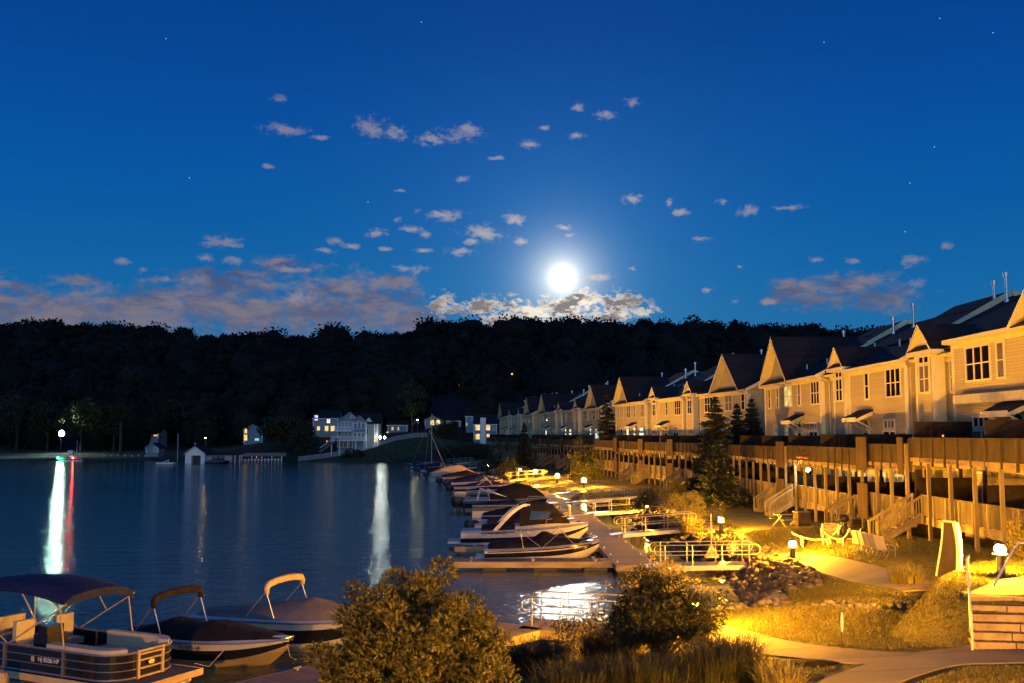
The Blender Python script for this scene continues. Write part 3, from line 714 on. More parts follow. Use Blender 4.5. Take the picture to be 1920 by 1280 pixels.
EYEB=[('townhouse_row',(23.55,38.6),(23.05,90.8),'nearest beige terrace of townhouses, with a folded awning and yellow lit windows',{'u45':'lit_yellow','g33':'lit_white','g45':'lit_dim','g48':'lit_dim','l22':'lit_dim','l28':'lit_warm'},.5,True),
      ('townhouse_row',(23.3,98.3),(15.6,150),'second beige terrace of townhouses from the right, behind the tallest dark evergreen',{'d41':'lit_white','g33':'lit_warm','g45':'lit_white','p38':'lit_white','bay18':None},0,False),
      ('townhouse_row',(14.8,164.5),(5.9,212),'third terrace of townhouses from the right, with three pale blue lit windows',{'p3':'lit_cool','d7':'lit_cool','p23':'lit_white','d26':'lit_white','g45':'lit_white'},0,False),
      ('townhouse_row',(4.6,219.5),(-3.4,271),'farthest terrace of townhouses, smallest in the row beside the hill',{'p38':'lit_dim'},0,False)]
ROWS=[]
for n,a,b,l,lit,rn,aw in EYEB: ROWS.append((townhouse(n,a,b,l,lit,rn,aw),a,b))

# ------------------------------------------------------------------ two-storey timber decks
def railing(name,par,x0,x1,y,zf,h=.98,mw='wood'):
    m=MB(); n=max(1,int((x1-x0)/.115)); 
    for k in range(n):
        x=x0+(k+.5)*(x1-x0)/n; m.boxb(x-.037,x+.037,y-.02,y+.02,zf-.04,zf+h-.06)
    m.boxb(x0,x1,y-.07,y+.07,zf+h-.045,zf+h); m.boxb(x0,x1,y-.05,y-.021,zf+h-.16,zf+h-.05); m.boxb(x0,x1,y-.05,y-.021,zf+.02,zf+.12)
    o=m.build(name,M[mw],par)
    q=MB(); k=max(1,round((x1-x0)/1.3))
    for i in range(k+1): xx=x0+(x1-x0)*i/k; q.boxb(xx-.05,xx+.05,y+.022,y+.11,zf-.42,zf+h-.05)
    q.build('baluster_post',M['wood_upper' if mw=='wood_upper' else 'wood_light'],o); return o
def stairs(par,x,y0,ztop,zbot,w=1.15):
    n=max(4,int(round((ztop-zbot)/.18))); run=n*.28; st=empty('staircase'); st.parent=par
    s=MB()
    for e in (-1,1): s.beam((x+e*w/2,y0,ztop-.12),(x+e*w/2,y0+run,zbot+.02),.05,.28)
    s.build('stringer',M['wood'],st)
    t=MB()
    for k in range(n): t.boxb(x-w/2+.03,x+w/2-.03,y0+k*.28,y0+k*.28+.29,ztop-(k+1)*(ztop-zbot)/n+.0,ztop-(k+1)*(ztop-zbot)/n+.04)
    t.build('tread',M['wood_light'],st)
    for e in (-1,1):
        r=MB(); X=x+e*(w/2+.03)
        r.beam((X,y0,ztop+.95),(X,y0+run,zbot+.97),.07,.12); r.beam((X,y0,ztop+.12),(X,y0+run,zbot+.16),.05,.07)
        for k in range(int(run/.13)):
            yy=y0+.08+k*.13; zz=ztop+(zbot-ztop)*(yy-y0)/run; r.boxb(X-.02,X+.02,yy-.02,yy+.02,zz+.12,zz+.95)
        for yy,zb_ in ((y0+run,zbot-.1),(y0+.02,ztop-.4)): r.boxb(X-.05,X+.05,yy-.05,yy+.05,zb_,zbot+1.0 if yy>y0+.1 else ztop+1.0)
        r.build('handrail',M['wood'],st)
    return st
def deck(P0,P1,label,secs,stair_x,screens,hang=()):
    a=Vector(P0); b=Vector(P1); d=b-a; L=d.length; rz=math.atan2(d.y,d.x)
    T=empty('timber_deck',(a.x,a.y,0),rz,label,'deck','timber decks in front of the townhouses')
    co_,si_=math.cos(rz),math.sin(rz)
    def g(x,y): return H(a.x+x*co_-y*si_, a.y+x*si_+y*co_)
    Y=3.35
    for (x0,x1,zu,zl) in secs:
        u=MB(); u.boxb(x0,x1,.05,Y-.02,zu-.05,zu); u.boxb(x0,x1,Y-.16,Y-.08,zu-.42,zu-.12)
        k=x0+.2
        while k<x1-.1: u.boxb(k-.02,k+.02,.1,Y+.12,zu-.24,zu-.055); k+=.41
        u.build('upper_floor',M['fascia'],T)
        l=MB(); l.boxb(x0,x1,.05,Y-.02,zl-.05,zl); l.boxb(x0,x1,Y-.16,Y-.08,zl-.44,zl-.10); l.build('lower_floor',M['fascia'],T)
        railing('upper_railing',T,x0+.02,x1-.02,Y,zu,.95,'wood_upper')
        xs=sorted([s for s in stair_x if x0<s<x1]); cur=x0+.02
        for s in xs: 
            if s-.6>cur: railing('lower_railing',T,cur,s-.6,Y,zl)
            cur=s+.6
        if cur<x1-.1: railing('lower_railing',T,cur,x1-.02,Y,zl)
        n=max(1,round((x1-x0)/2.35))
        for i in range(n+1 if x1==secs[-1][1] else n):
            x=x0+.1+(x1-x0-.2)*i/n; gz=g(x,Y+.1)
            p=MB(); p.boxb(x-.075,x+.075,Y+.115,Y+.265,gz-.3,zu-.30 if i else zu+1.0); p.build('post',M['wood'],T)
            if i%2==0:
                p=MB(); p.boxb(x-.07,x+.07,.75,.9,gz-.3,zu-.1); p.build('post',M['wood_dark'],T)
    for s in stair_x:
        zl=[q[3] for q in secs if q[0]<=s<=q[1]][0]; stairs(T,s,Y+.02,zl,g(s,Y+2.2)-.02)
    for (x,w,lo) in screens:
        zu,zl=[(q[2],q[3]) for q in secs if q[0]<=x<=q[1]][0]
        p=MB(); p.boxb(x-w/2,x+w/2,Y+.27,Y+.32,zu-.55,zu+1.32)
        for k in range(int(w/.15)): p.boxb(x-w/2+k*.15+.01,x-w/2+k*.15+.14,Y+.32,Y+.34,zu-.55,zu+1.32)
        if lo: 
            p.boxb(x-w/2,x+w/2,Y+.27,Y+.32,zl-.5,zl+1.45)
            for k in range(int(w/.15)): p.boxb(x-w/2+k*.15+.01,x-w/2+k*.15+.14,Y+.32,Y+.34,zl-.5,zl+1.45)
        p.build('privacy_screen',M['screen_wood'],T)
    # dividing fences between neighbours, both levels
    k=0
    for x in np.arange(4.5,L-1,7.4):
        zu,zl=[(q[2],q[3]) for q in secs if q[0]<=x<=q[1]][0]
        p=MB()
        for z in (zu,zl):
            p.boxb(x-.03,x+.03,.2,Y-.2,z+.02,z+1.75)
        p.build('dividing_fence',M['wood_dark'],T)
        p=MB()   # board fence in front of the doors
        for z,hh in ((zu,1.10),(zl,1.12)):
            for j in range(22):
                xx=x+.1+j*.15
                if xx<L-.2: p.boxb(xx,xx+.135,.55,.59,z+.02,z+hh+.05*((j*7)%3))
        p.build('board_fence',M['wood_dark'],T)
    return T
DK=[]
(T1,a1,b1)=ROWS[0]
deck(a1,b1,'nearest two-level timber deck, with posts rising from the lawn behind the lawn chairs',[(0,11.9,5.86,3.05),(11.9,18.2,5.5,2.78),(18.2,33.5,5.22,2.48),(33.5,52.3,5.1,2.3)],[11.2,20.6,32.0,36.2],[(12.5,.7,0),(18.0,1.5,1),(34.6,2.0,1)])
for (T,a,b),lab in zip(ROWS[1:],['timber deck below the second terrace, half hidden by the tall evergreens','timber deck below the third terrace, behind the three bright path lamps','farthest timber deck, dark and small beyond the last path lamps']):
    Ld=(Vector(b)-Vector(a)).length
    deck(a,b,lab,[(0,Ld*.3,5.08,2.3),(Ld*.3,Ld*.66,5.05,2.3),(Ld*.66,Ld,5.1,2.3)],[Ld*.2,Ld*.45,Ld*.56,Ld*.9],[(Ld*.5,2.0,1),(Ld*.74,2.0,1),(Ld*.27,2.0,1)])
# ------------------------------------------------------------------ floating docks, gangways
def walk_at(D):
    ys=[p[1] for p in WALK]; xs=[p[0] for p in WALK]
    x=float(np.interp(D,ys,xs)); x2=float(np.interp(D+3,ys,xs)); x1=float(np.interp(D-3,ys,xs))
    return x, math.atan2(6,x2-x1)-math.pi/2       # centre, heading (0 = straight away)
DZ=.46
def dock_section(name,P0,P1,w,label,cat,group=None,z=DZ,boards='Y',cleats=True,floats=True,ext=0):
    a=Vector(P0); b=Vector(P1); d=b-a; L=d.length; rz=math.atan2(d.y,d.x)
    T=empty(name,(a.x,a.y,0),rz,label,cat,group)
    m=MB(); m.boxb(0,L,-w/2+.03,w/2-.03,z-.06,z); m.build('deck_boards',M['dock_boards_cross'] if boards=='X' else M['dock_boards'],T)
    f=MB()
    for s in (-1,1): f.boxb(-.0,L,s*w/2-.045,s*w/2+.045,z-.30,z-.004)
    f.boxb(-.05,0,-w/2,w/2,z-.30,z-.004); f.boxb(L,L+.05,-w/2,w/2,z-.30,z-.004); f.build('fascia',M['fascia'],T)
    if floats:
        q=MB(); k=.3
        while k<L-.8: q.boxb(k,k+1.2,-w/2+.08,w/2-.08,-.25,z-.302); k+=2.6
        q.build('float',M['black'],T)
    if cleats:
        k=.9
        while k<L:
            c=MB()
            for s in (-1,1):
                c.boxb(k-.03,k+.03,s*(w/2-.16)-.03,s*(w/2-.16)+.03,z,z+.06); c.tube([(k-.13,s*(w/2-.16),z+.075),(k+.13,s*(w/2-.16),z+.075)],.022,6)
            c.build('cleat',M['steel'],T); k+=3.2
    return T
# main walkway in straight floating sections
for i in range(len(WALK)-1):
    lab=['nearest section of the long floating walkway, beside the two nearest gangways','second section of the long floating walkway, beside the white deck boat','third section of the long floating walkway, by the humped black cover','fourth section of the long floating walkway, before the three path lamps','fifth section of the long floating walkway, level with the farthest bright path lamp','sixth section of the long floating walkway, in front of the third terrace','seventh section of the long floating walkway, among the far gangways','eighth section of the long floating walkway, next to the small far boats','farthest section of the long floating walkway, by the dark bank'][i]
    dock_section('floating_walkway',WALK[i],WALK[i+1],1.95,lab,'dock','sections of the long floating walkway',boards='X')
FING=[(52.7,8.2,1.45,'nearest finger dock in front of the black striped runabout, with a lit yellow edge'),(59.4,8.4,1.0,'finger dock between the black striped runabout and the white cruiser'),(73.6,8.2,1.0,'finger dock beside the maroon covered boat'),(89,8.2,1.0,'finger dock between the white deck boat and the humped black cover'),(105,8,1.0,'finger dock beyond the humped black boat cover'),(125.5,7.5,1.0,'finger dock just beyond the white runabout with a dark folded top'),(144,7.5,1.0,'finger dock by the pale tan covered boat'),(166,7,1.0,'finger dock by the small sailboats'),(194,7,1.0,'finger dock nearest the dark bank')]
for D,l,w,lab in FING:
    x,hd=walk_at(D); c,s=math.cos(hd),math.sin(hd)
    x0=x-.98*c; y0=D-.98*s
    dock_section('finger_dock',(x0,y0),(x0-l*c,y0-l*s),w,lab,'dock','finger docks between the moored boats',boards='X')
def gangway(P0,P1,z0,z1,w,label,short=False):
    """aluminium ramp: tray floor, two railings with rounded ends"""
    a=Vector(P0); b=Vector(P1); d=b-a; L=d.length; rz=math.atan2(d.y,d.x)
    T=empty('gangway',(a.x,a.y,0),rz,label,'gangway','aluminium gangways from the shore to the docks')
    zz=lambda x: z0+(z1-z0)*x/L
    m=MB(); m.beam((0,0,z0-.02),(L,0,z1-.02),w,.05); m.build('floor',M['gel_grey'],T)
    m=MB(); m.add([(-.75,-w/2+.1,DZ+.02),(-.75,w/2-.1,DZ+.02),(0,w/2-.1,z0+.02),(0,-w/2+.1,z0+.02)],[(3,2,1,0)]); m.add([(-.75,-w/2+.1,DZ),(-.75,w/2-.1,DZ),(0,w/2-.1,z0-.02),(0,-w/2+.1,z0-.02)],[(0,1,2,3)]); m.build('flap',M['alu'],T)
    for s in (-1,1):
        y=s*(w/2+.02); m=MB()
        m.beam((0,y,z0-.11),(L,y,z1-.11),.05,.22,m=0)
        n=max(2,round(L/1.35))
        for k in range(n+1):
            x=L*k/n; x=min(max(x,.12),L-.12); m.tube([(x,y,zz(x)-.25),(x,y,zz(x)+1.0)],.027,6)
        r=.24; top=[]; 
        for k in range(9): t=math.pi*k/8; top.append((-.18-r*math.sin(t),y,z0+1.0-r+r*math.cos(t)))   # rounded end
        bot=[(L+.18+r*math.sin(math.pi*k/8),y,z1+1.0-r-r*math.cos(math.pi*k/8)) for k in range(9)]
        m.tube(top+bot[0:],.026,6,closed=True)
        m.build('handrail',M['alu'],T)
    return T
GW=[(50.1,'nearest aluminium gangway, with a triangular marker and a hose reel'),(65.6,'second aluminium gangway, below the pale rounded shrub'),(82.5,'third aluminium gangway, dull grey in the shade of a dark shrub'),(95.5,'gangway in front of the nearest of the three path lamps'),(108.5,'gangway in front of the middle path lamp'),(124,'gangway in front of the farthest bright path lamp'),(140.5,'gangway with a small round light on its rail, left of the path lamps'),(153.5,'gangway with a small light at its shore end, farther left'),(170,'narrow gangway among the farther boats'),(190,'second gangway from the far end of the walkway'),(215,'farthest gangway, near the foot of the dark bank')]
for i,(D,lab) in enumerate(GW):
    x,hd=walk_at(D); c,s=math.cos(hd),math.sin(hd); l=4.35 if i<3 else 4.9
    x0=x+(1.0+.15)*c; y0=D+(1.15)*s
    x1,y1=x0+l*c,y0+l*s
    gangway((x0,y0),(x1,y1),DZ+.10,max(DZ+.14,min(.95,H(x1,y1)+.05)) if i else DZ+.16,1.35 if i else 1.5,lab)

# ------------------------------------------------------------------ boats.  +x is the bow
def hull(par,L,B,fb,mats,rise=.30,stripe=(.42,.78),draft=.35,full=.5,deck_in=.16):
    """lofted planing hull; mats = lower, stripe, topsides, deck"""
    N=18; rings_p=[]; rings_s=[]; sheer=[]
    for i in range(N+1):
        t=i/N; x=-L/2+L*t
        tb=max(0,(t-full)/(1-full)); b=B/2*(1-tb**2.3)*(1-.06*(1-t)); b=max(b,.02)
        zs=fb+rise*t**1.6; zk=-draft+ (draft+zs*.80)*tb**3.2; zc=-.06+ (zs*.80)*tb**2.4*.95+.06*t
        bc=b*(.88-.30*tb); xk=x-(0 if tb<.01 else .0)
        zc=min(zc,zs-.05); zk=min(zk,zc-.02)
        P=[(x,0,zk),(x,bc*.55,zk*.45+zc*.55),(x,bc,zc)]
        for q in (stripe[0],stripe[1],1.0): P.append((x,bc+(b-bc)*q**.8,zc+(zs-zc)*q))
        P.append((x,b+.025,zs+.03)); P.append((x,max(b-deck_in*.5,0),zs+.07)); P.append((x,max(b-deck_in-.12,0),zs+.09+.02*t))
        rings_p.append(P); rings_s.append([(a,-c,d) for a,c,d in P]); sheer.append((x,b,zs))
    m=MB(); row=[0,0,0,1,2,3,3,3]
    m.loft(rings_p[::1],mrow=row); m.loft([r[::-1] for r in rings_s],mrow=row[::-1])
    a=rings_p[0]; bq=rings_s[0]
    m.poly([*a,*bq[::-1][:-1]],0)   # transom
    # deck plate
    m.loft([[r[-1],q[-1]] for r,q in zip(rings_p,rings_s)],3)
    h=m.build('hull',[M[k] for k in mats],par); 
    me=h.data
    for p in me.polygons: p.use_smooth=True
    try: me.set_sharp_from_angle(angle=math.radians(32))
    except Exception: pass
    r=MB()
    for s in (1,-1): r.tube([(x,s*(b+.035),z+.01) for x,b,z in sheer],.035,6)
    r.build('rub_rail',M['steel'],par)
    return sheer
def cover(par,sheer,t0,t1,prof,matn,name='cover',inset=.06,seed=0,drop=.10):
    """fitted canvas stretched over supports; prof: list of (t, height over gunwale)"""
    rng=random.Random(seed); N=len(sheer)-1; R=[]; K=13
    ts=np.linspace(t0,t1,22)
    for t in ts:
        f=t*N; i=min(int(f),N-1); q=f-i
        x=sheer[i][0]*(1-q)+sheer[i+1][0]*q; b=(sheer[i][1]*(1-q)+sheer[i+1][1]*q)+.03; z=(sheer[i][2]*(1-q)+sheer[i+1][2]*q)
        hh=float(np.interp(t,[p[0] for p in prof],[p[1] for p in prof])); row=[]
        for k in range(K):
            u=-1+2*k/(K-1); e=abs(u)
            zz=z+.06+hh*(1-e**2.0)*(1+.0)+rng.uniform(-.02,.02)*(1-e)
            if k in (0,K-1): zz=z-drop
            row.append((x,u*b*(1 if e==1 else .985),zz))
        R.append(row)
    m=MB(); m.loft(R); m.poly(R[0],0); m.poly(R[-1][::-1],0)
    return m.build(name,M[matn],par,smooth=True)
def bimini_frame(par,x0,x1,b,z0,z1,folded=False,matn='alu'):
    m=MB()
    for s in (-1,1):
        y=s*b
        m.tube([(x0,y,z0),(x1,y*.96,z1)],.022,6); m.tube([((x0+x1)/2+.5,y,z0),(x0+.25,y*.96,z1-.05)],.018,6); m.tube([(x1+.8,y,z0),(x1,y*.96,z1)],.014,5)
    return m.build('bimini_frame',M[matn],par)
def outboard(par,x,y,z=.55,sc=1.0,matn='black'):
    z-=.16; x+=.16; m=MB(); R=[]
    for (zz,l,w) in ((-.12,.34,.30),(.0,.66,.42),(.30,.80,.46),(.50,.74,.42),(.60,.40,.26)):
        R.append([(x-.25*sc+.62*l*sc*c_,y+.5*w*sc*s_,z+zz*sc) for c_,s_ in [(math.cos(a),math.sin(a)) for a in np.linspace(0,2*math.pi,10,endpoint=False)]])
    m.loft(R,close=True,caps=True); o=m.build('outboard_motor',M[matn],par,smooth=True)
    q=MB(); q.boxb(x-.42*sc,x-.02*sc,y-.11*sc,y+.11*sc,-.55,z+.0); q.boxb(x-.5*sc,x+.05*sc,y-.10,y+.10,-.18,-.14); q.build('leg',M['darkmetal'],o)
    return o
def text(par,body,size,loc,rot,matn,name='registration_number'):
    c=bpy.data.curves.new(name,'FONT'); c.body=body; c.size=size; c.extrude=.002; c.align_x='CENTER'; c.align_y='CENTER'
    o=bpy.data.objects.new(name,c); COL.objects.link(o); dg=bpy.context.evaluated_depsgraph_get(); me=bpy.data.meshes.new_from_object(o.evaluated_get(dg))
    bpy.data.objects.remove(o); me.materials.clear(); me.materials.append(M[matn]); t=bpy.data.objects.new(name,me); COL.objects.link(t); t.parent=par; t.location=loc; t.rotation_euler=rot; return t
def windshield(par,x,b,z,h=.42,rake=.45):
    m=MB(); pts=[(x-.5,-b,z),(x+.35,-b*.72,z),(x+.55,0,z+.02),(x+.35,b*.72,z),(x-.5,b,z)]
    top=[(p[0]-rake,p[1]*.94,p[2]+h*(.75 if i in (0,4) else 1)) for i,p in enumerate(pts)]
    m.loft([pts,top]); o=m.build('windshield',M['glass'],par); f=MB(); f.tube(top,.018,5); f.tube([pts[0],top[0]],.015,5); f.tube([pts[4],top[4]],.015,5); f.build('frame',M['alu'],o); return o
def place(name,x,y,rz,label,cat='boat',group='boats moored along the walkway'):
    return empty(name,(x,y,0),rz,label,cat,group)
def slip(D,L,off=.55):
    x,hd=walk_at(D); c,s=math.cos(hd),math.sin(hd); r=-.98-off-L/2
    return x+r*c, D+r*s, hd
# 1 --- black striped runabout on the near slip
x,y,h=slip(55.7,6.3,.35); B=place('motorboat',x,y,h,'white runabout with a broad black stripe and black cover, beside the nearest finger dock')
sh=hull(B,6.3,2.45,.72,['gel_white','gel_black','gel_white','gel_white'],rise=.38,stripe=(.50,.80))
cover(B,sh,.03,.93,[(0,.05),(.08,.35),(.25,.42),(.42,.42),(.52,.80),(.62,.46),(.78,.22),(.93,.02)],'canvas_black',seed=1)
m=MB()
for s in (-1,1):
    b_=1.12*s
    m.tube([(-1.05,b_,.82),(-1.2,b_,1.72)],.02,6); m.tube([(-.05,b_,.86),(-1.2,b_,1.72)],.018,6); m.tube([(-.05,b_,.86),(1.0,b_*.95,1.75)],.018,6); m.tube([(1.75,b_*.9,.98),(1.0,b_*.95,1.75)],.018,6)
m.tube([(-1.2,-1.12,1.72),(-1.2,1.12,1.72)],.02,6); m.tube([(1.0,-1.06,1.75),(1.0,1.06,1.75)],.02,6); m.build('bimini_frame',M['alu'],B)
m=MB(); m.boxb(-3.65,-3.1,-.95,.95,.22,.34); m.build('swim_platform',M['gel_white'],B)
m=MB(); m.tube([(2.0,-.85,1.12),(2.6,-.55,1.3),(3.0,-.2,1.34),(3.05,0,1.34),(3.0,.2,1.34),(2.6,.55,1.3),(2.0,.85,1.12)],.02,6); m.build('bow_rail',M['steel'],B)
text(B,'NJ 3791 GR',.2,(1.95,-1.0,.88),(math.radians(84),0,math.radians(10)),'gel_blue')
# 2 --- cruiser with an arch and canvas enclosure
x,y,h=slip(63.0,7.9,.3); B=place('cruiser',x,y,h,'white cabin cruiser with a radar arch and black canvas enclosure')
sh=hull(B,7.9,2.7,.98,['gel_white','gel_black','gel_white','gel_white'],rise=.42,stripe=(.40,.66),draft=.5)
m=MB(); R=[]
for x_,b_,z_ in ((-1.2,1.12,1.15),(.2,1.12,1.5),(1.4,.95,1.62),(2.6,.62,1.55),(3.5,.2,1.45)): R.append([(x_,-b_,1.1+.1*(x_+1.2)/4),(x_,-b_*.85,z_),(x_,0,z_+.06),(x_,b_*.85,z_),(x_,b_,1.1+.1*(x_+1.2)/4)])
m.loft(R); m.build('cabin',M['gel_white'],B,smooth=True)
m=MB()
for s in (-1,1):
    for k in range(8):
        t0_,t1_=k/8,(k+1)/8; f=lambda t: (-1.9+1.5*t+.5*math.sin(t*math.pi*.5),s*1.18*(1-.08*t),1.05+1.6*math.sin(t*math.pi*.5))
        m.beam(f(t0_),f(t1_),.08,.22-.06*t0_)
m.beam((.1,-1.09,2.65),(.1,1.09,2.65),.40,.09); m.build('radar_arch',M['gel_white'],B)
m=MB(); R=[]
for x_,z_,bb,zb in ((-.35,2.6,1.05,1.35),(.1,2.72,1.07,1.4),(1.2,2.70,1.05,1.5),(1.75,2.55,1.0,1.52),(2.75,1.62,.8,1.5)): R.append([(x_,-bb-.06,zb),(x_,-bb,zb+(z_-zb)*.75),(x_,-bb*.8,z_),(x_,0,z_+.07),(x_,bb*.8,z_),(x_,bb,zb+(z_-zb)*.75),(x_,bb+.06,zb)])
m.loft(R); e_=m.build('canvas_enclosure',M['canvas_black'],B)
m=MB()
for s in (-1,1):
    m.add([(.25,s*1.16,1.75),(1.35,s*1.14,1.78),(1.6,s*1.10,2.25),(.35,s*1.115,2.28)],[(0,1,2,3)] if s<0 else [(3,2,1,0)])
m.build('clear_panel',M['glass'],e_)
cover(B,sh,.16,.42,[(0,.3),(.2,.32),(.42,.5)],'canvas_black',seed=2)
m=MB(); m.boxb(-4.75,-3.9,-1.05,1.05,.30,.42); m.build('swim_platform',M['gel_white'],B)
m=MB()
for s in (-1,1): m.tube([(1.2,s*1.15,1.25),(1.3,s*1.12,1.75),(2.6,s*.8,1.95),(3.7,s*.25,2.0),(3.95,0,2.0)],.02,6)
m.build('bow_rail',M['steel'],B)
text(B,'NJ 4085 BA',.22,(-1.7,-1.325,.95),(math.radians(88),0,0),'black')
# 3 --- maroon / others
x,y,h=slip(69.6,7.2,.25); B=place('motorboat',x,y,h,'boat with a maroon stripe and dark cover, hidden behind the cabin cruiser')
sh=hull(B,7.2,2.5,.82,['gel_white','gel_red','gel_white','gel_white'],rise=.30,stripe=(.3,.75)); cover(B,sh,.12,.66,[(0,.25),(.3,.45),(.5,.7),(.66,.1)],'canvas_maroon',seed=3); windshield(B,.8,1.05,.95); outboard(B,-3.7,0,.6,1.1)
m=MB(); m.boxb(1.6,2.2,-.55,.55,.98,1.14); m.build('sunpad',M['vinyl'],B)
x,y,h=slip(77.0,6.6,.4); B=place('motorboat',x,y,h,'white bowrider with an open bow and pale cushions, beside the walkway')
sh=hull(B,6.6,2.4,.80,['gel_white','gel_white','gel_blue','gel_white'],rise=.35); cover(B,sh,.02,.55,[(0,.1),(.2,.4),(.45,.62),(.55,.2)],'canvas_black',seed=4); windshield(B,.5,1.0,.95)
m=MB(); m.boxb(1.3,2.1,-.6,.6,1.02,1.22); m.build('cushion',M['vinyl'],B)
# 4 --- white deck boat, grey cover
x,y,h=slip(86.0,7.4,.3); B=place('deck_boat',x,y,h,'white deck boat with a blunt rounded bow and grey cover')
sh=hull(B,7.4,2.6,.95,['gel_white','gel_white','gel_grey','gel_white'],rise=.10,full=.80,stripe=(.3,.6)); cover(B,sh,.0,.55,[(0,.1),(.3,.3),(.5,.4),(.55,.15)],'canvas_black',seed=5)
m=MB(); m.tube([(1.0,-1.2,1.12),(1.2,-1.2,1.6),(3.2,-1.0,1.62),(3.6,-.4,1.62),(3.6,.4,1.62),(3.2,1.0,1.62),(1.2,1.2,1.6),(1.0,1.2,1.12)],.022,6); m.build('bow_rail',M['steel'],B)
m=MB(); m.tube([(2.6,-1.15,1.0),(2.6,-1.15,1.45)],.10,10); m.build('fender',M['canvas_tan'],B)
# 5 --- hump cover with big outboard
x,y,h=slip(93.0,7.8,.6); B=place('motorboat',x,y,h,'boat under a high humped black cover, with a folded white frame and large outboard')
sh=hull(B,7.8,2.5,.9,['gel_black','gel_black','gel_grey','gel_white'],rise=.25); cover(B,sh,.30,.97,[(.3,.3),(.45,1.1),(.62,1.42),(.78,1.15),(.9,.6),(.97,.1)],'canvas_black',seed=6)
m=MB()
for s in (-1,1):
    m.tube([(-2.6,s*1.1,.95),(-2.3,s*1.1,1.95),(-.2,s*1.05,1.35)],.03,6); m.tube([(-1.5,s*1.1,1.0),(-1.6,s*1.1,1.9),(.2,s*1.05,1.2)],.03,6)
m.build('bimini_frame',M['white'],B)
outboard(B,-4.1,.15,.55,1.45)
# farther boats
def simple(D,L,label,hullm,cov,prof,rng=(0.03,.9),ob=None,fold=False,fb=.75,wind=True,seed=0,bim=None):
    x,y,h=slip(D,L,.5); B=place('motorboat',x,y,h,label); sh=hull(B,L,2.4,fb,hullm,rise=.33)
    if cov: cover(B,sh,rng[0],rng[1],prof,cov,seed=seed)
    if wind: windshield(B,.6,1.0,fb+.15)
    if ob: outboard(B,-L/2-.3,0,.55,1.1)
    if fold:
        m=MB()
        for s in (-1,1):
            m.tube([(-1.2,s,fb+.1),(.6,s*.9,fb+1.25)],.03,6); m.tube([(.8,s,fb+.2),(-.2,s*.9,fb+1.5)],.03,6)
        m.build('bimini_frame',M['white'],B)
        m=MB(); m.tube([(-.3,-.95,fb+1.45),(-.3,.95,fb+1.45)],.10,8); m.tube([(-.2,-.95,fb+1.5),(1.1,-.95,fb+.55)],.10,8); m.build('folded_top',M['canvas_maroon'],B)
    if bim:
        m=MB(); m.slab([(-1.2,-1.1,fb+1.55),(.9,-1.1,fb+1.55),(.9,1.1,fb+1.55),(-1.2,1.1,fb+1.55)],.08); m.build('bimini_top',M[bim],B); bimini_frame(B,-.2,-.9,1.1,fb,fb+1.5)
    return B
W4=['gel_white','gel_black','gel_white','gel_white']
simple(112,6.6,'low dark hulled runabout between the humped black cover and the white runabout',['gel_black','gel_grey','gel_white','gel_white'],'canvas_black',[(0,.1),(.4,.3),(.9,.02)],seed=8,wind=False)
simple(119.5,7.4,'long white runabout with a dark folded top, bow lit amber',W4,'canvas_navy',[(0,.05),(.3,.35),(.5,.55),(.9,.02)],ob=True,fold=True,seed=9)
simple(130,6.8,'white outboard boat with a navy cover, just beyond the long white runabout',W4,'canvas_navy',[(0,.1),(.35,.5),(.55,.75),(.9,.05)],ob=True,seed=10)
simple(138,7.0,'blue trimmed boat with an upright outboard, sixth from the far end',['gel_white','gel_blue','gel_white','gel_white'],'canvas_maroon',[(0,.1),(.5,.3),(.9,.05)],rng=(.3,.8),ob=True,seed=11)
simple(150,7.6,'boat under a tall pale tan cover with white poles',['gel_white','gel_white','gel_grey','gel_white'],'canvas_tan',[(0,.4),(.3,1.3),(.6,1.5),(.9,.2)],fold=False,seed=12,wind=False)
simple(158,6.8,'boat with a white hull and a dark bimini top, next to the tall tan cover',W4,'canvas_black',[(0,.3),(.4,.6),(.7,.2)],rng=(.1,.7),bim='canvas_black',ob=True,seed=13)
simple(173,6.8,'boat with folded white poles, below the leaning mast',W4,'canvas_maroon',[(0,.2),(.4,.9),(.8,.2)],rng=(.1,.85),fold=True,seed=14,wind=False)
simple(182,6.6,'pale blue lit boat with an outboard, in front of the upright mast',W4,'canvas_navy',[(0,.1),(.4,.5),(.8,.1)],ob=True,seed=15)
simple(202,6.4,'second boat from the far end, low and white with a windshield',W4,'canvas_black',[(0,.1),(.4,.4),(.6,.1)],rng=(.0,.5),ob=True,seed=16)
simple(211,6.6,'farthest boat of the row, at the very end of the walkway',['gel_white','gel_blue','gel_white','gel_white'],'canvas_navy',[(0,.1),(.4,.4),(.6,.1)],rng=(.2,.7),ob=True,seed=17,bim=None)
for D_,L_,lab,cv,sd_ in ((134.3,6.2,'small boat under a black cover, two slips beyond the long white runabout','canvas_black',61),(146,6.4,'dark covered boat just short of the tall tan cover','canvas_black',62),(153.8,6.2,'small grey covered boat just behind the tall tan cover','canvas_grey',63),(168.5,6.4,'small boat with a maroon cover behind the leaning mast','canvas_maroon',64),(177.5,6.2,'small black covered boat one slip before the pale blue lit boat','canvas_black',65),(187,6.2,'small navy covered boat one slip before the tall upright mast','canvas_navy',66),(197.5,6.0,'small grey covered boat one slip beyond the tall upright mast','canvas_grey',67),(206.5,6.0,'small black covered boat, third from the far end','canvas_black',68)):
    simple(D_,L_,lab,W4,cv,[(0,.2),(.35,.6),(.6,.8),(.9,.05)],seed=sd_,wind=False,ob=sd_%2,rng=(.03,.95))
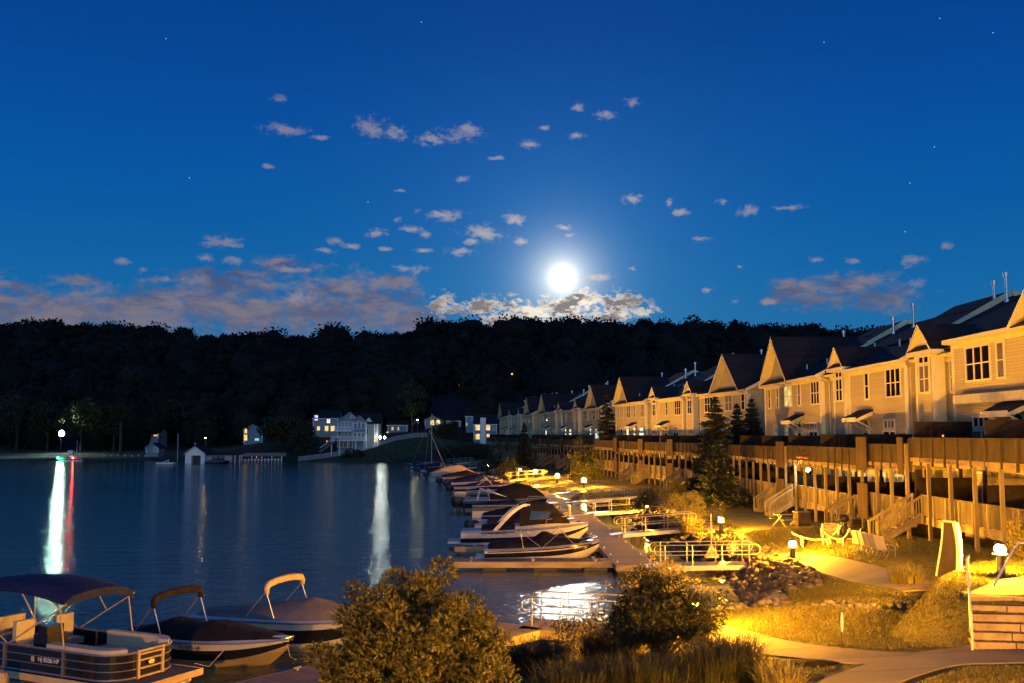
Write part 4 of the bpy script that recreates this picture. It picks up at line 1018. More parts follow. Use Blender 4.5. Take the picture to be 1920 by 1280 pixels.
def sail(D,label,lean,hm):
    x,y,h=slip(D,7.2,.5); B=place('sailboat',x,y,h,label); sh=hull(B,7.2,2.3,.7,W4,rise=.3); cover(B,sh,.1,.6,[(0,.1),(.3,.4),(.6,.1)],'canvas_navy',seed=21)
    m=MB(); m.tube([(.4,0,.7),(.4+lean,0,hm)],[.075,.05],8); mo=m.build('mast',M['alu'],B)
    q=MB(); q.tube([(.4,0,1.7),(-2.8,0,1.6)],.06,8); q.build('boom',M['canvas_grey'],mo); q=MB(); q.tube([(.4+lean,0,hm-.1),(3.5,0,1.1)],.012,4); q.tube([(.4+lean,0,hm-.1),(-3.4,0,.9)],.012,4); q.build('stay',M['steel'],mo)
sail(192,'sailboat with a tall upright bare mast',.0,10.8)
sail(164,'sailboat with a bare mast leaning to the left',-3.0,7.6)
# dock furniture
p=at(1066,967,DZ); t=empty('dock_piling',(p.x,p.y,0),0,'tan dock post with a pale round cap, standing on the walkway','post')
m=MB(); m.lathe((0,0,DZ),[(.22,0),(.22,.15),(.17,.25),(.2,.75),(.16,.8)],14); m.build('post',M['canvas_tan'],t); m=MB(); m.lathe((0,0,DZ+.8),[(.20,0),(.20,.10),(.08,.16)],14); m.build('cap',M['white'],t)
p=at(1337,1045,DZ+.2); t=empty('triangular_marker',(p.x-.0,p.y+.35,DZ+.16),0,'yellow lit triangular frame marker standing on the nearest gangway','marker')
m=MB()
for s in (-1,1): m.beam((s*.36,0,0.02),(0,0,.62),.05,.09)
m.beam((-.36,0,.05),(.36,0,.05),.05,.09); m.build('frame',M['canvas_tan'],t); m=MB(); m.poly([(-.3,.02,.06),(.3,.02,.06),(0,.02,.56)]); m.poly([(-.3,.03,.06),(0,.03,.56),(.3,.03,.06)]); m.build('panel',M['fascia'],t)
m=MB(); m.tube([(0,.04,.5),(0,.04,2.25)],.028,8); m.build('pole',M['steel'],t)
p=at(1371,1024,1.1); t=empty('hose_reel',(p.x,p.y-.3,.66),0,'coiled hose on a wheel at the shore end of the nearest gangway','hose reel')
m=MB(); m.tube([(.30*math.cos(a),0,.42+.30*math.sin(a)) for a in np.linspace(0,2*math.pi,20,endpoint=False)],.028,8,closed=True); m.tube([(.21*math.cos(a),.06,.42+.21*math.sin(a)) for a in np.linspace(0,2*math.pi,18,endpoint=False)],.022,8,closed=True); m.build('hose',M['fascia'],t)
m=MB()
for k in range(4): a=math.pi*k/4; m.beam((-.28*math.cos(a),.03,.42-.28*math.sin(a)),(.28*math.cos(a),.03,.42+.28*math.sin(a)),.03,.04)
m.boxb(-.03,.03,-.05,.1,0,.42); m.boxb(-.2,.2,-.12,.16,0,.03); m.build('wheel',M['alu'],t)

# ------------------------------------------------------------------ foreground dock and boats
FW0=Vector((-9.95,22.2)); FW1=Vector((.34,34.87)); fu=(FW1-FW0).normalized(); fn=Vector((-fu.y,fu.x))   # walkway axis, fn points to the lake
dock_section('floating_walkway',FW0,FW1,1.9,'foreground floating dock behind the large lit bush','dock','foreground dock',boards='X')
dock_section('finger_dock',FW1+fn*1.0-fu*1.0,FW1+fn*6.6-fu*1.0,1.5,'foreground finger dock just behind the large lit bush','dock','foreground dock',boards='X')
e=FW1+fu*.1; gang0=(e.x+.55,e.y+.05)
dock_section('shore_platform',(e.x+.06,e.y+.25),(e.x+3.4,e.y-.75),1.9,'plank platform joining the foreground dock to the shore','dock','foreground dock',boards='X',cleats=False)
T=empty('handrail',(e.x+.15,e.y-.35,DZ),math.atan2(-.95,3.4),'pair of looped metal handrails on the shore platform before the bright moon reflection','handrail')
for s in (0,1):
    y=s*1.35; m=MB(); r=.26; L_=3.2
    pts=[(.02-r*math.sin(math.pi*k/8),y,1.0-r+r*math.cos(math.pi*k/8)) for k in range(9)]
    m.tube([(L_,y,.98)]+pts+[(L_,y,.46)],.024,7)
    for k in range(4): xx=.12+k*1.0; m.tube([(xx,y,0),(xx,y,1.0)],.024,7)
    m.build('rail',M['alu'],T)
def fplace(name,bow,ang,L,label): 
    c,s=math.cos(ang),math.sin(ang); return empty(name,(bow.x-c*L/2,bow.y-s*L/2,0),ang,label,'boat','boats in the foreground')
# small boat under black cover, near bimini
bow=at(543,1203,.75); ang=math.radians(-24); B=fplace('motorboat',bow,ang,6.2,'boat under a fitted black cover with a raised narrow black bimini')
sh=hull(B,6.2,2.35,.62,['fascia','gel_black','gel_white','gel_white'],rise=.22,stripe=(.28,.70),full=.55)
cover(B,sh,.02,.97,[(0,.05),(.12,.18),(.30,.48),(.42,.30),(.55,.46),(.66,.34),(.80,.16),(.97,.01)],'canvas_black',seed=31,drop=.02)
def boot(par,x,w,z0,z1,matn,lx=.28):
    """folded bimini top: padded sleeve bent over a hoop"""
    pts=[(x,-w,z1-.34),(x,-w,z1-.14),(x,-w*.9,z1-.03),(x,-w*.5,z1+.03),(x,0,z1+.05),(x,w*.5,z1+.03),(x,w*.9,z1-.03),(x,w,z1-.14),(x,w,z1-.30)]
    m=MB(); m.tube(pts,[.08,.10,.12,.12,.12,.12,.12,.10,.08],8); o=m.build('bimini_top',M[matn],par,smooth=True)
    f=MB()
    for s in (-1,1): f.tube([(x,s*w,z1-.3),(x+.35,s*w,z0)],.018,6); f.tube([(x,s*w,z1-.2),(x-.9,s*w*.95,z0)],.015,6)
    f.build('bimini_frame',M['steel'],par)
boot(B,-1.25,1.05,.7,1.95,'canvas_black')
m=MB(); m.tube([(3.0,-.25,.75),(3.1,-.2,.9),(3.15,0,.92),(3.1,.2,.9),(3.0,.25,.75)],.02,6); m.build('bow_rail',M['steel'],B)
text(B,'NJ 4085 HF',.17,(.3,-1.185,.57),(math.radians(88),0,0),'gel_blue')
m=MB(); pts=[(3.0,0,.7),(3.5,-.5,.45),(4.0,-.9,.5)]; m.tube(pts,.014,5); pts=[(1.5,-1.0,.6),(1.25,-1.4,.15),(1.15,-1.9,.35)]; m.tube(pts,.014,5); m.build('mooring_line',M['rope'],B)
# boat with tan bimini
bow=at(690,1168,.8); B=fplace('motorboat',bow+Vector((.3,.15,0)),math.radians(-22),6.8,'boat under a brown grey cover with a raised tan bimini')
sh=hull(B,6.8,2.4,.70,['gel_white','gel_black','gel_white','gel_white'],rise=.22,stripe=(.15,.70),full=.55)
cover(B,sh,.02,.97,[(0,.1),(.2,.25),(.45,.42),(.62,.62),(.75,.42),(.97,.01)],'canvas_grey',seed=33,drop=.04)
boot(B,-.25,1.05,.8,2.0,'canvas_tan')
q=at(4,1257,.95); T=empty('mooring_post',(q.x-.05,q.y,0),0,'yellow lit mooring post at the bottom left corner','post'); m=MB(); m.lathe((0,0,0),[(.22,-1.2),(.22,.80),(.17,.92),(.05,.95)],14); m.build('post',M['canvas_tan'],T); m=MB(); m.lathe((0,0,.50),[(.232,0),(.232,.08)],14); m.build('band',M['darkmetal'],T)
# pontoon boat
PB=Vector(at(378,1252,.56)[:2]); ang=math.radians(-26); c,s=math.cos(ang),math.sin(ang)
T=empty('pontoon_boat',(PB.x+s*1.28,PB.y-c*1.28,0),ang,'pontoon boat with dark fence panels, pale seats and a blue canopy','boat','boats in the foreground')
PL=7.6; W_=2.55; zf=.56
m=MB(); m.boxb(-PL,0,-W_/2,W_/2,zf-.06,zf); m.build('deck',M['carpet'],T)
m=MB(); m.boxb(-PL,.03,-W_/2-.04,-W_/2,zf-.16,zf+.02); m.boxb(-PL,.03,W_/2,W_/2+.04,zf-.16,zf+.02); m.boxb(0,.04,-W_/2,W_/2,zf-.16,zf+.02); m.build('deck_trim',M['canvas_tan'],T)
for sg in (-1,1):
    m=MB(); m.tube([(-PL+.1,sg*.9,.12),(-.9,sg*.9,.12),(-.35,sg*.9,.22),(-.05,sg*.9,.34)],[.32,.32,.22,.05],14); m.build('pontoon_tube',M['alu'],T,smooth=True)
def fence_path():
    P=[]; x0,x1=-PL+.5,-.62; y=W_/2-.10; r=.75
    P.append((x0,-y)); P.append((x1-r,-y))
    for k in range(1,9): a=-math.pi/2+math.pi/2*k/8; P.append((x1-r+r*math.cos(a),-y+r+r*math.sin(a)))
    for k in range(0,9): a=math.pi/2*k/8; P.append((x1-r+r*math.cos(a),y-r+r*math.sin(a)))
    P.append((x0,y)); return P
FPt=fence_path(); FZ=.70
m=MB(); m.loft([[(x,y,zf+.08) for x,y in FPt],[(x,y,zf+FZ-.02) for x,y in FPt]]); m.build('fence_panel',M['gel_black'],T)
m=MB()
for zz,r_ in ((.06,.03),(.28,.014),(.49,.014),(FZ,.032)): m.tube([(x*1.0+.0,y*1.012,zf+zz) for x,y in FPt],r_,6)
k=0
def along(P,step):
    out=[]; acc=0
    for i in range(len(P)-1):
        a=Vector(P[i]); b=Vector(P[i+1]); l=(b-a).length
        while acc<l: out.append(a.lerp(b,acc/l)); acc+=step
        acc-=l
    return out
for q in along(FPt,2.3): m.boxb(q.x-.03,q.x+.03,q.y*1.015-.03,q.y*1.015+.03,zf+.02,zf+FZ)
m.build('fence_rail',M['alu'],T)
gx0=-.60; g=MB()
for yy in (-.42,.42): g.boxb(gx0-.03,gx0+.04,yy-.035,yy+.035,zf+.03,zf+FZ+.06)
for zz in (.06,.28,.49,.64,FZ+.03): g.boxb(gx0-.02,gx0+.03,-.42,.42,zf+zz-.02,zf+zz+.02)
go=g.build('gate',M['canvas_tan'],T)
g=MB(); g.lathe((0,0,0),[(.001,0),(.11,0),(.11,.012),(.001,.012)],20); lo=g.build('badge',M['alu'],go); lo.rotation_euler=(0,math.pi/2,0); lo.location=(gx0+.035,.0,zf+.40); lo.scale=(.55,1,1)
# padded coaming and seats
m=MB(); IN=[(x-.0,y) for x,y in FPt]
def inset(P,d):
    out=[]
    for i,(x,y) in enumerate(P):
        a=Vector(P[max(i-1,0)]); b=Vector(P[min(i+1,len(P)-1)]); t=(b-a).normalized(); out.append((x-t.y*d,y+t.x*d))
    return out
A_=inset(FPt,.02); B_=inset(FPt,.30); 
front=[i for i,(x,y) in enumerate(FPt) if x>-4.2]
cut1=lambda P:[(max(x,-3.1),y) if i in (0,) else (x,y) for i,(x,y) in enumerate(P)]
def ringseg(P,Q,ia,ib,z0,z1):
    R=[]
    for i in range(ia,ib): 
        (a,b),(c_,d_)=P[i],Q[i]; a=max(a,-3.2); c_=max(c_,-3.2)
        R.append([(a,b,z0),(a,b,z1),(c_,d_,z1+.02),(c_,d_,z0)])
    return R
n_=len(FPt); half=n_//2
for ia,ib in ((0,half-2),(half+2,n_)):
    m.loft(ringseg(A_,B_,ia,ib,zf+.40,zf+FZ+.12),close=True,caps=True)
C_=inset(FPt,.85)
for ia,ib in ((0,half-3),(half+3,n_)): m.loft(ringseg(B_,C_,ia,ib,zf+.02,zf+.44),close=True,caps=True)
m.build('bow_seat',M['vinyl'],T)
def chair_(x,y,rz):
    q=empty('captain_chair',(x,y,zf),rz); q.parent=T
    a=MB(); a.boxb(-.28,.28,-.28,.28,.42,.58); a.tube([(0,0,0),(0,0,.42)],.06,8); a.build('seat',M['vinyl'],q); a=MB(); a.boxb(-.34,-.20,-.30,.30,.52,1.22); a.build('backrest',M['vinyl'],q)
chair_(-4.6,-.55,0); chair_(-4.4,.6,0)
m=MB(); m.boxb(-3.9,-3.35,-1.0,-.35,zf,zf+1.0); m.boxb(-3.8,-3.45,-.95,-.4,zf+1.0,zf+1.22); m.build('console',M['gel_black'],T)
m=MB(); m.boxb(-6.9,-5.4,-1.1,-.55,zf,zf+.5); m.boxb(-6.9,-5.4,-1.12,-.98,zf+.5,zf+.95); m.boxb(-7.0,-6.5,-1.1,1.1,zf,zf+.55); m.boxb(-7.05,-6.9,-1.1,1.1,zf+.55,zf+1.0); m.build('stern_lounge',M['vinyl'],T)
# canopy
cz=zf+2.02; x0,x1=-6.9,-2.55; R=[]
for k in range(9):
    t=k/8; x_=x0+(x1-x0)*t; dz=.22*math.sin(math.pi*min(1,max(0,t)))-.0; row=[]
    for j in range(9):
        u=-1+j/4; row.append((x_,u*1.22,cz+dz+.16*(1-u*u)-(.10 if abs(u)==1 else 0)))
    R.append(row)
m=MB(); m.loft(R); m.loft([[(a,b,c_-.03) for a,b,c_ in r][::-1] for r in R]); m.loft([R[0],[(a,b,c_-.22) for a,b,c_ in R[0]]]); m.loft([[(a,b,c_-.22) for a,b,c_ in R[-1]],R[-1]]); m.build('canopy',M['canvas_navy'],T,smooth=True)
m=MB(); 
for sg in (-1,1):
    y=sg*1.17
    for a,b in (((-4.7,zf+FZ),(x1+.05,cz-.12)),((-4.7,zf+FZ),(x0+.1,cz-.12)),((-2.5,zf+FZ),(x1-.2,cz-.10)),((-6.6,zf+FZ),(x0+.3,cz-.1)),((-3.6,zf+1.35),(-4.2,cz+.05))): m.tube([(a[0],y,a[1]),(b[0],y,b[1])],.020,6)
m.build('canopy_frame',M['canvas_tan'],T)
text(T,'NJ 8508 HP',.17,(-3.05,-W_/2+.075,zf+.40),(math.radians(90),0,0),'white')
m=MB(); m.boxb(-3.72,-3.60,-W_/2+.072,-W_/2+.082,zf+.33,zf+.47); m.build('sticker',M['canvas_tan'],T)
# ------------------------------------------------------------------ lamps
BP=MB(); BP.lathe((0,0,0),[(.17,0),(.17,.05),(.14,.08),(.10,.62),(.10,.66)],14)
def globe_mesh(r,n): 
    mb=MB(); mb.ball((0,0,0),r,n,max(4,n//2)); return mb
def bollard(x,y,label,m='lamp_sodium',r=.16,n=12,h=.66,group='path lamps along the lawn'):
    z=H(x,y); T=empty('path_lamp',(x,y,z),0,label,'lamp',group)
    o=MB(); o.v=[(a,b,c*h/.66) for a,b,c in BP.v]; o.f=BP.f; o.m=BP.m; o.build('post',M['darkmetal'],T,smooth=False)
    g=globe_mesh(r,n).build('globe',M[m],T); g.location=(0,0,h+r-.01)
    c=MB(); c.lathe((0,0,0),[(.15,0),(.13,.05),(.03,.09)],12); c=c.build('cap',M['darkmetal'],T); c.location=(0,0,h+2*r-.015)
    c=MB(); c.lathe((0,0,0),[(.10,-.05),(r*1.38,.0),(r*1.38,.02)],16); c=c.build('light_collar',M['darkmetal'],T); c.location=(0,0,h-.005)  # cup added under the globe to weaken its light close to the post
    return T
pB=ground_at(1487,1051); pA=ground_at(1877,1080,2.75)
bollard(pB.x,pB.y,'path lamp on the bend of the lawn path, left of the row of chairs')
bollard(pA.x,pA.y,'path lamp on the terrace at the top of the stone steps')
pC=(5.35,29.6); bollard(*pC,'path lamp glowing through the right foreground bush')
L1=ground_at(1095,914,1.2); L2=ground_at(1045,904,1.1); L3=ground_at(1004,895,1.1)
for p,l in ((L1,'rightmost of the three close path lamps beyond the gangways'),(L2,'middle one of the three close path lamps beyond the gangways'),(L3,'leftmost of the three close path lamps beyond the gangways')):
    bollard(p.x,p.y,l,'lamp_sodium_far',.24,12)
for x,y,l in ((12.75,61.5,'path lamp behind the feathery lit shrub'),(10.6,79,'path lamp mostly hidden by a dark shrub, a small bright spot'),): bollard(x,y,l)
for x,y,l in ((1.2,150,'fourth bright path lamp going left, small and faint'),(-4.2,176,'farthest path lamp, near the end of the walkway')): bollard(x,y,l,'lamp_small',.14,8)
# lamp row carried on out of view, added to light the foreground
bollard(7.3,15.3,'unseen path lamp added beside the near lower path'); bollard(-7.6,8.5,'unseen path lamp added by the water to light the big bush'); bollard(13.5,7.0,'unseen path lamp added on the near right lawn')

# ------------------------------------------------------------------ foliage
def rot_to(n,rng):
    """random frames around unit normals n (k,3) -> two tangent axes"""
    a=rng.normal(size=n.shape); u=np.cross(n,a); u/=np.linalg.norm(u,axis=1,keepdims=True)+1e-9; v=np.cross(n,u); return u,v
def leaves(C,N,l,w,rng,bend=.25):
    """diamond leaves centred at C, pointing along N"""
    k=len(C); u,v=rot_to(N,rng); ll=(l*rng.uniform(.7,1.3,(k,1))); ww=(w*rng.uniform(.7,1.3,(k,1)))
    a=C-N*ll*.5; b=C+u*ww*.5+v*ll*bend*.3; c=C+N*ll*.5; d=C-u*ww*.5+v*ll*bend*.3
    V=np.stack([a,b,c,d],1).reshape(-1,3); F=np.arange(4*k).reshape(k,4); return V,F
def clumps(rng,centers,radii,per,l,w,up=.35,shell=.55,squash=.85):
    Cs=[];Ns=[]
    for c,r in zip(centers,radii):
        n=max(6,int(per*(r**2)))
        d=rng.normal(size=(n,3)); d/=np.linalg.norm(d,axis=1,keepdims=True)
        rr=r*(shell+(1-shell)*rng.random((n,1))); P=np.array(c)+d*rr*np.array([1,1,squash])
        nn=d+np.array([0,0,up])+rng.normal(size=(n,3))*.45; nn/=np.linalg.norm(nn,axis=1,keepdims=True); Cs.append(P); Ns.append(nn)
    return leaves(np.concatenate(Cs),np.concatenate(Ns),l,w,rng)
def bush(name,x,y,rx,ry,h,label,leaf,n_cl=40,cl=.42,per=420,l=.085,w=.045,seed=1,cat='shrub',group=None,z=None,stems=14,top_bias=.0,lump=.25,base=.15,spread=False):
    rng=np.random.default_rng(seed); z=H(x,y) if z is None else z
    T=empty(name,(x,y,z),0,label,cat,group); cs=[];rs=[]
    while len(cs)<n_cl:
        d=rng.normal(size=3); d/=np.linalg.norm(d); d[2]=abs(d[2])*1.0
        f=rng.uniform(.55,1.0)*(1+rng.normal()*lump*.4)
        p=np.array([d[0]*rx*f,d[1]*ry*f,base*h+d[2]*(h*(1-base))*f])
        if p[2]<.1: continue
        if spread and cs and min(np.linalg.norm(np.array(cs)-p,axis=1))<cl*.75 and rng.random()<.93: continue
        cs.append(p); rs.append(cl*rng.uniform(.65,1.25))
    V,F=clumps(rng,cs,rs,per,l,w); V[:,2]=np.maximum(V[:,2],.02)
    npmesh('crown',V,F,M[leaf],T)
    m=MB()
    for i in rng.choice(len(cs),min(stems,len(cs)),replace=False):
        p=cs[i]; b=np.array([p[0]*.12,p[1]*.12,-.1]); mid=(b+p)/2+np.array([p[0]*.1,p[1]*.1,.12*h])*rng.uniform(.2,1); m.tube([b,mid,p],[.035,.022,.008],5)
        for j in range(3): q=p+rng.normal(size=3)*.22; m.tube([mid*.4+p*.6,q],[.012,.004],4)
    m.build('stem',M['twig'],T)
    return T
# big bush in the foreground and its darker neighbour
bush('rhododendron_bush',-1.9,20.4,1.85,1.5,2.68,'large olive foreground bush with pale leaf rosettes, lit amber in front of the boats','leaf_olive',n_cl=250,cl=.31,per=2300,l=.115,w=.048,seed=3,stems=110,lump=.25,base=.10,spread=True)
bush('flowering_bush',3.85,26.4,1.32,1.15,1.85,'dark foreground bush with yellow lit leaves at its edges, right of the moon reflection','leaf_bush',n_cl=210,cl=.36,per=1100,l=.09,w=.055,seed=4,stems=30,lump=.3,base=.22)
b=bpy.data.objects['flowering_bush']
rng=np.random.default_rng(77); cs=[]
for k in range(46):
    a=rng.uniform(0,6.28); r_=rng.uniform(.2,1.5); cs.append((math.cos(a)*r_*1.0,math.sin(a)*r_*.8, 2.15-r_*r_*.36+rng.uniform(-.1,.25)))
V,F=clumps(rng,cs,[.13]*len(cs),900,.085,.05); npmesh('blossom',V,F,M['leaf_yellow'],b)
def tuft(name,x,y,n,h,spread,label,seed,matn='reed',wd=.007,cat='ornamental grass',group=None):
    rng=np.random.default_rng(seed); z=H(x,y); V=[];F=[]
    a=rng.uniform(0,2*math.pi,n); r=spread*np.sqrt(rng.random(n))*.45; hh=h*rng.uniform(.55,1.1,n); lean=rng.uniform(.15,.75,n)*hh
    bx=r*np.cos(a); by=r*np.sin(a); a2=a+rng.normal(size=n)*.6; dx,dy=np.cos(a2),np.sin(a2)
    px,py=-dy*wd,dx*wd; rows=[]
    for t,wf in ((0,1.0),(.45,.9),(.8,.6),(1,.08)):
        zz=hh*(t-.28*t**3*(lean/hh)); xx=bx+dx*lean*t**2; yy=by+dy*lean*t**2
        rows.append((np.stack([xx-px*wf,yy-py*wf,zz],1),np.stack([xx+px*wf,yy+py*wf,zz],1)))
    A=np.stack([p for r_ in rows for p in r_],1).reshape(-1,3); F=[]
    b_=np.arange(n)*8
    for k in range(3): F.append(np.stack([b_+2*k,b_+2*k+1,b_+2*k+3,b_+2*k+2],1))
    o=npmesh(name,A,np.concatenate(F),M[matn]); o.location=(x,y,z-.02); tag(o,label,cat,group); return o
G='tall grasses under the foreground bushes'
for i,(x,y,n,h,s,l) in enumerate([(1.35,21.4,1500,.95,1.9,'tuft of tall grass at the foot of the large olive bush'),(2.9,21.8,1700,.95,2.0,'widest tuft of tall grass between the two foreground bushes'),(4.6,22.6,1700,1.0,1.9,'tuft of tall dark grass directly below the yellow edged bush'),(5.2,24.3,1200,.9,1.5,'tuft of tall grass between the yellow edged bush and the path'),(.6,24.6,1200,.85,1.6,'tuft of tall grass just below the shore platform'),(2.4,25.4,1200,.85,1.5,'tuft of tall grass behind the others, under the platform handrails')]):
    tuft('grass_tuft',x,y,n,h,s,l,40+i,group=G)
bush('low_shrub',2.0,27.6,1.5,.9,1.05,'low dark shrub at the shore end of the plank platform','leaf_dark',n_cl=45,cl=.3,per=900,l=.06,w=.03,seed=8,stems=8)
tuft('grass_tuft',5.6,21.2,500,.75,1.0,'short pale grass tuft lit at the edge of the near path',61,'leaf_pale',.010,group=G)
p=ground_at(1707,1092); tuft('grass_tuft',p.x-.1,p.y+.1,380,.75,1.2,'pale grass tuft beside the leaning board at the end of the lawn path',62,'leaf_pale',.012,group=None)
# shrubs on the lawn, beyond the gangways
def px_bush(px,py,wpx,hpx,D,*a,**k):
    p=atD(px,py,D); s=D/F_PX; return bush('shrub',p.x,D,wpx*s/2,wpx*s/2*.9,hpx*s,*a,**k)
px_bush(1279,967,82,62,69,'pale rounded shrub lit amber, behind the second gangway','leaf_pale',n_cl=55,cl=.42,per=650,l=.10,w=.05,seed=11,stems=16)
px_bush(1346,1005,90,80,55.5,'feathery lit shrub behind the nearest gangway rails','leaf_olive',n_cl=45,cl=.34,per=700,l=.10,w=.04,seed=12,stems=14,lump=.9)
px_bush(1214,962,66,76,74,'tall dark shrub with a lamp glinting through it','leaf_dark',n_cl=45,cl=.55,per=420,l=.11,w=.06,seed=13)
px_bush(1166,940,46,36,84,'small dark shrub left of the lamp glint, beside the shaded gangway','leaf_dark',n_cl=30,cl=.5,per=420,l=.11,w=.06,seed=14)
px_bush(1262,936,44,40,86,'dark shrub behind the pale rounded shrub','leaf_bush',n_cl=26,cl=.55,per=380,l=.12,w=.06,seed=15)
tuft('grass_tuft',*at(1296,990,1.0)[:2],420,1.15,1.6,'pale fountain grass between the pale shrub and the feathery shrub',63,'leaf_pale',.016)
px_bush(918,880,60,30,170,'low dark shrubs at the far end of the lawn','leaf_dark',n_cl=30,cl=.9,per=160,l=.2,w=.12,seed=16)
px_bush(955,878,44,36,150,'mound shaped shrub on the slope left of the path lamps','leaf_bush',n_cl=26,cl=.8,per=180,l=.2,w=.1,seed=17)
px_bush(1096,905,60,70,119,'reddish dark broad tree in front of the gap between two decks','leaf_dark',n_cl=60,cl=.95,per=200,l=.17,w=.1,seed=18)
px_bush(870,858,120,26,236,'wide dark bank of bushes at the end of the bay','leaf_dark',n_cl=60,cl=1.5,per=60,l=.35,w=.2,seed=19)
px_bush(1917,1010,48,110,37,'lit leafy shrub at the right edge beside the terrace lamp','leaf_pale',n_cl=45,cl=.28,per=800,l=.10,w=.05,seed=20)
# conifers
def conifer(x,y,h,r,label,seed,matn='needle',group='dark evergreens by the decks',z=None,dens=1.0):
    rng=np.random.default_rng(seed); z=H(x,y) if z is None else z; T=empty('spruce_tree',(x,y,z),0,label,'tree',group)
    m=MB(); m.tube([(0,0,-.2),(0,0,h*.5),(0,0,h*.98)],[.02*h,.012*h,.01],7); C=[];N=[];lv=int(h*5.2)
    for i in range(lv):
        t=(i+rng.random())/lv; zz=.05*h+t*h*.95; R=r*(1-t)**.8*rng.uniform(.72,1.08)+.05; k=int((6+10*(1-t))*dens)
        for j in range(k):
            a=rng.uniform(0,6.283); L_=R*rng.uniform(.6,1.12); dr=-.22*L_*rng.uniform(.4,1.4)
            if rng.random()<.25: m.tube([(0,0,zz),(math.cos(a)*L_*.8,math.sin(a)*L_*.8,zz+dr*.8)],[.014*(1-t)*h/8+.006,.004],4)
            n=int(9+15*L_); s=rng.random(n)**.7
            P=np.stack([np.cos(a)*L_*s,np.sin(a)*L_*s,zz+dr*s+.10*L_*s*s],1)+rng.normal(size=(n,3))*np.array([.10,.10,.05])*(.5+L_*.3)
            d=np.stack([np.full(n,math.cos(a)),np.full(n,math.sin(a)),np.full(n,-.15)],1)+rng.normal(size=(n,3))*.5; d/=np.linalg.norm(d,axis=1,keepdims=True); C.append(P);N.append(d)
    m.build('trunk',M['bark'],T); V,F=leaves(np.concatenate(C),np.concatenate(N),.34,.13,rng); npmesh('crown',V,F,M[matn],T); return T
def px_con(px,ytop,ybase,wpx,D,label,seed,**k):
    p=atD(px,ybase,D); q=atD(px,ytop,D); z=H(p.x,D); return conifer(p.x,D,q.z-z,wpx/2*D/F_PX*1.32,label,seed,**k)
px_con(1344,742,945,96,92,'tallest dark evergreen, in the gap between the first two terraces',31)
px_con(1349,820,946,92,82,'broad dark evergreen in front of the tallest one',32)
px_con(1385,755,900,74,97,'slim evergreen just right of the tallest one',33)
px_con(1412,748,900,80,96,'slim evergreen against the end wall of the nearest terrace',34)
px_con(1139,730,880,60,152,'dark evergreen in the gap between the second and third terraces',35,dens=.7)
px_con(983,792,885,38,178,'small evergreen in front of the farthest decks',36,dens=.7)
# grass: short blades over the near lawn
def grass(n,seed):
    rng=np.random.default_rng(seed); Y=18+42*rng.random(n)**1.5; X=rng.uniform(2.5,21,n)*1.0
    X=np.where(rng.random(n)<.0,X,X); h=height(X,Y); s=seg_dist(X,Y,LAKE,True); ok=(~inside(X,Y,LAKE))&(s>1.2)&(X<Y*.56)
    for pts,w in PATHS: ok&=seg_dist(X,Y,pts)>w/2+.05
    ok&=~inside(X,Y,[(12.2,26.6),(26,24.6),(26,31),(16.8,31.4),(14.0,29.6)])&~inside(X,Y,[(11.2,24.7),(26,22.9),(26,26),(11.8,27)])
    X,Y,h=X[ok],Y[ok],h[ok]; k=len(X); hh=rng.uniform(.03,.075,k); a=rng.uniform(0,6.283,k); w=.007+.0003*Y; ln=rng.uniform(0,.06,k); b=rng.uniform(0,6.283,k)
    A=np.stack([X-np.cos(a)*w,Y-np.sin(a)*w,h-.01],1); B=np.stack([X+np.cos(a)*w,Y+np.sin(a)*w,h-.01],1); Cc=np.stack([X+np.cos(b)*ln,Y+np.sin(b)*ln,h+hh],1)
    o=npmesh('grass',np.stack([A,B,Cc],1).reshape(-1,3),np.arange(3*k).reshape(k,3),M['grass_blade']); tag(o,'short mown grass of the lawn','grass',kind='stuff')
grass(420000,5)
# rip-rap
def rocks(name,label,pts,n,r0,r1,matn,seed,wid):
    rng=np.random.default_rng(seed); V=[];F=[]; base=MB(); base.ball((0,0,0),1,7,5); bv=np.array(base.v); bf=base.f
    quads=[f for f in bf if len(f)==4]; P=[Vector((a,b)) for a,b in pts]; seg=[(P[i+1]-P[i]).length for i in range(len(P)-1)]; tot=sum(seg)
    for k in range(n):
        d=rng.random()*tot; i=0
        while d>seg[i] and i<len(seg)-1: d-=seg[i]; i+=1
        q=P[i].lerp(P[i+1],d/seg[i]); t=(P[i+1]-P[i]).normalized(); o=(rng.random()-.35)*wid; q=q+Vector((t.y,-t.x))*o
        r=rng.uniform(r0,r1); sc=np.array([rng.uniform(.7,1.3),rng.uniform(.7,1.3),rng.uniform(.5,.85)])*r
        v=bv*(1+.22*np.sin(bv[:,[1,2,0]]*rng.uniform(1.5,4)+rng.uniform(0,6,3)))*sc; a=rng.uniform(0,6.28); R=np.array([[math.cos(a),-math.sin(a),0],[math.sin(a),math.cos(a),0],[0,0,1]]); v=v@R.T
        v+=np.array([q.x,q.y,max(H(q.x,q.y),-.2)+r*.22]); b0=len(V)*len(bv); V.append(v); F+= [[b0+j for j in f] for f in quads]
    o=npmesh(name,np.concatenate(V),np.array(F),M[matn]); tag(o,label,'rocks',kind='stuff'); return o
sl=SHORE_NEAR
rocks('riprap','dark stones along the water below the lawn',[(9.4,40),(10.2,44),(10.5,48),(10.4,53)],760,.10,.25,'rock_mid',71,4.4)
rocks('riprap','stones along the shore beside the gangways',[(10.4,53),(9.8,60),(9.6,66),(9.3,82),(8.3,95)],360,.15,.35,'rock_dark',72,2.4)
rocks('riprap','pale boulders at the corner of the inlet',[(6.6,36.5),(8.0,37.6),(9.2,39.4)],230,.12,.30,'rock',73,2.4)
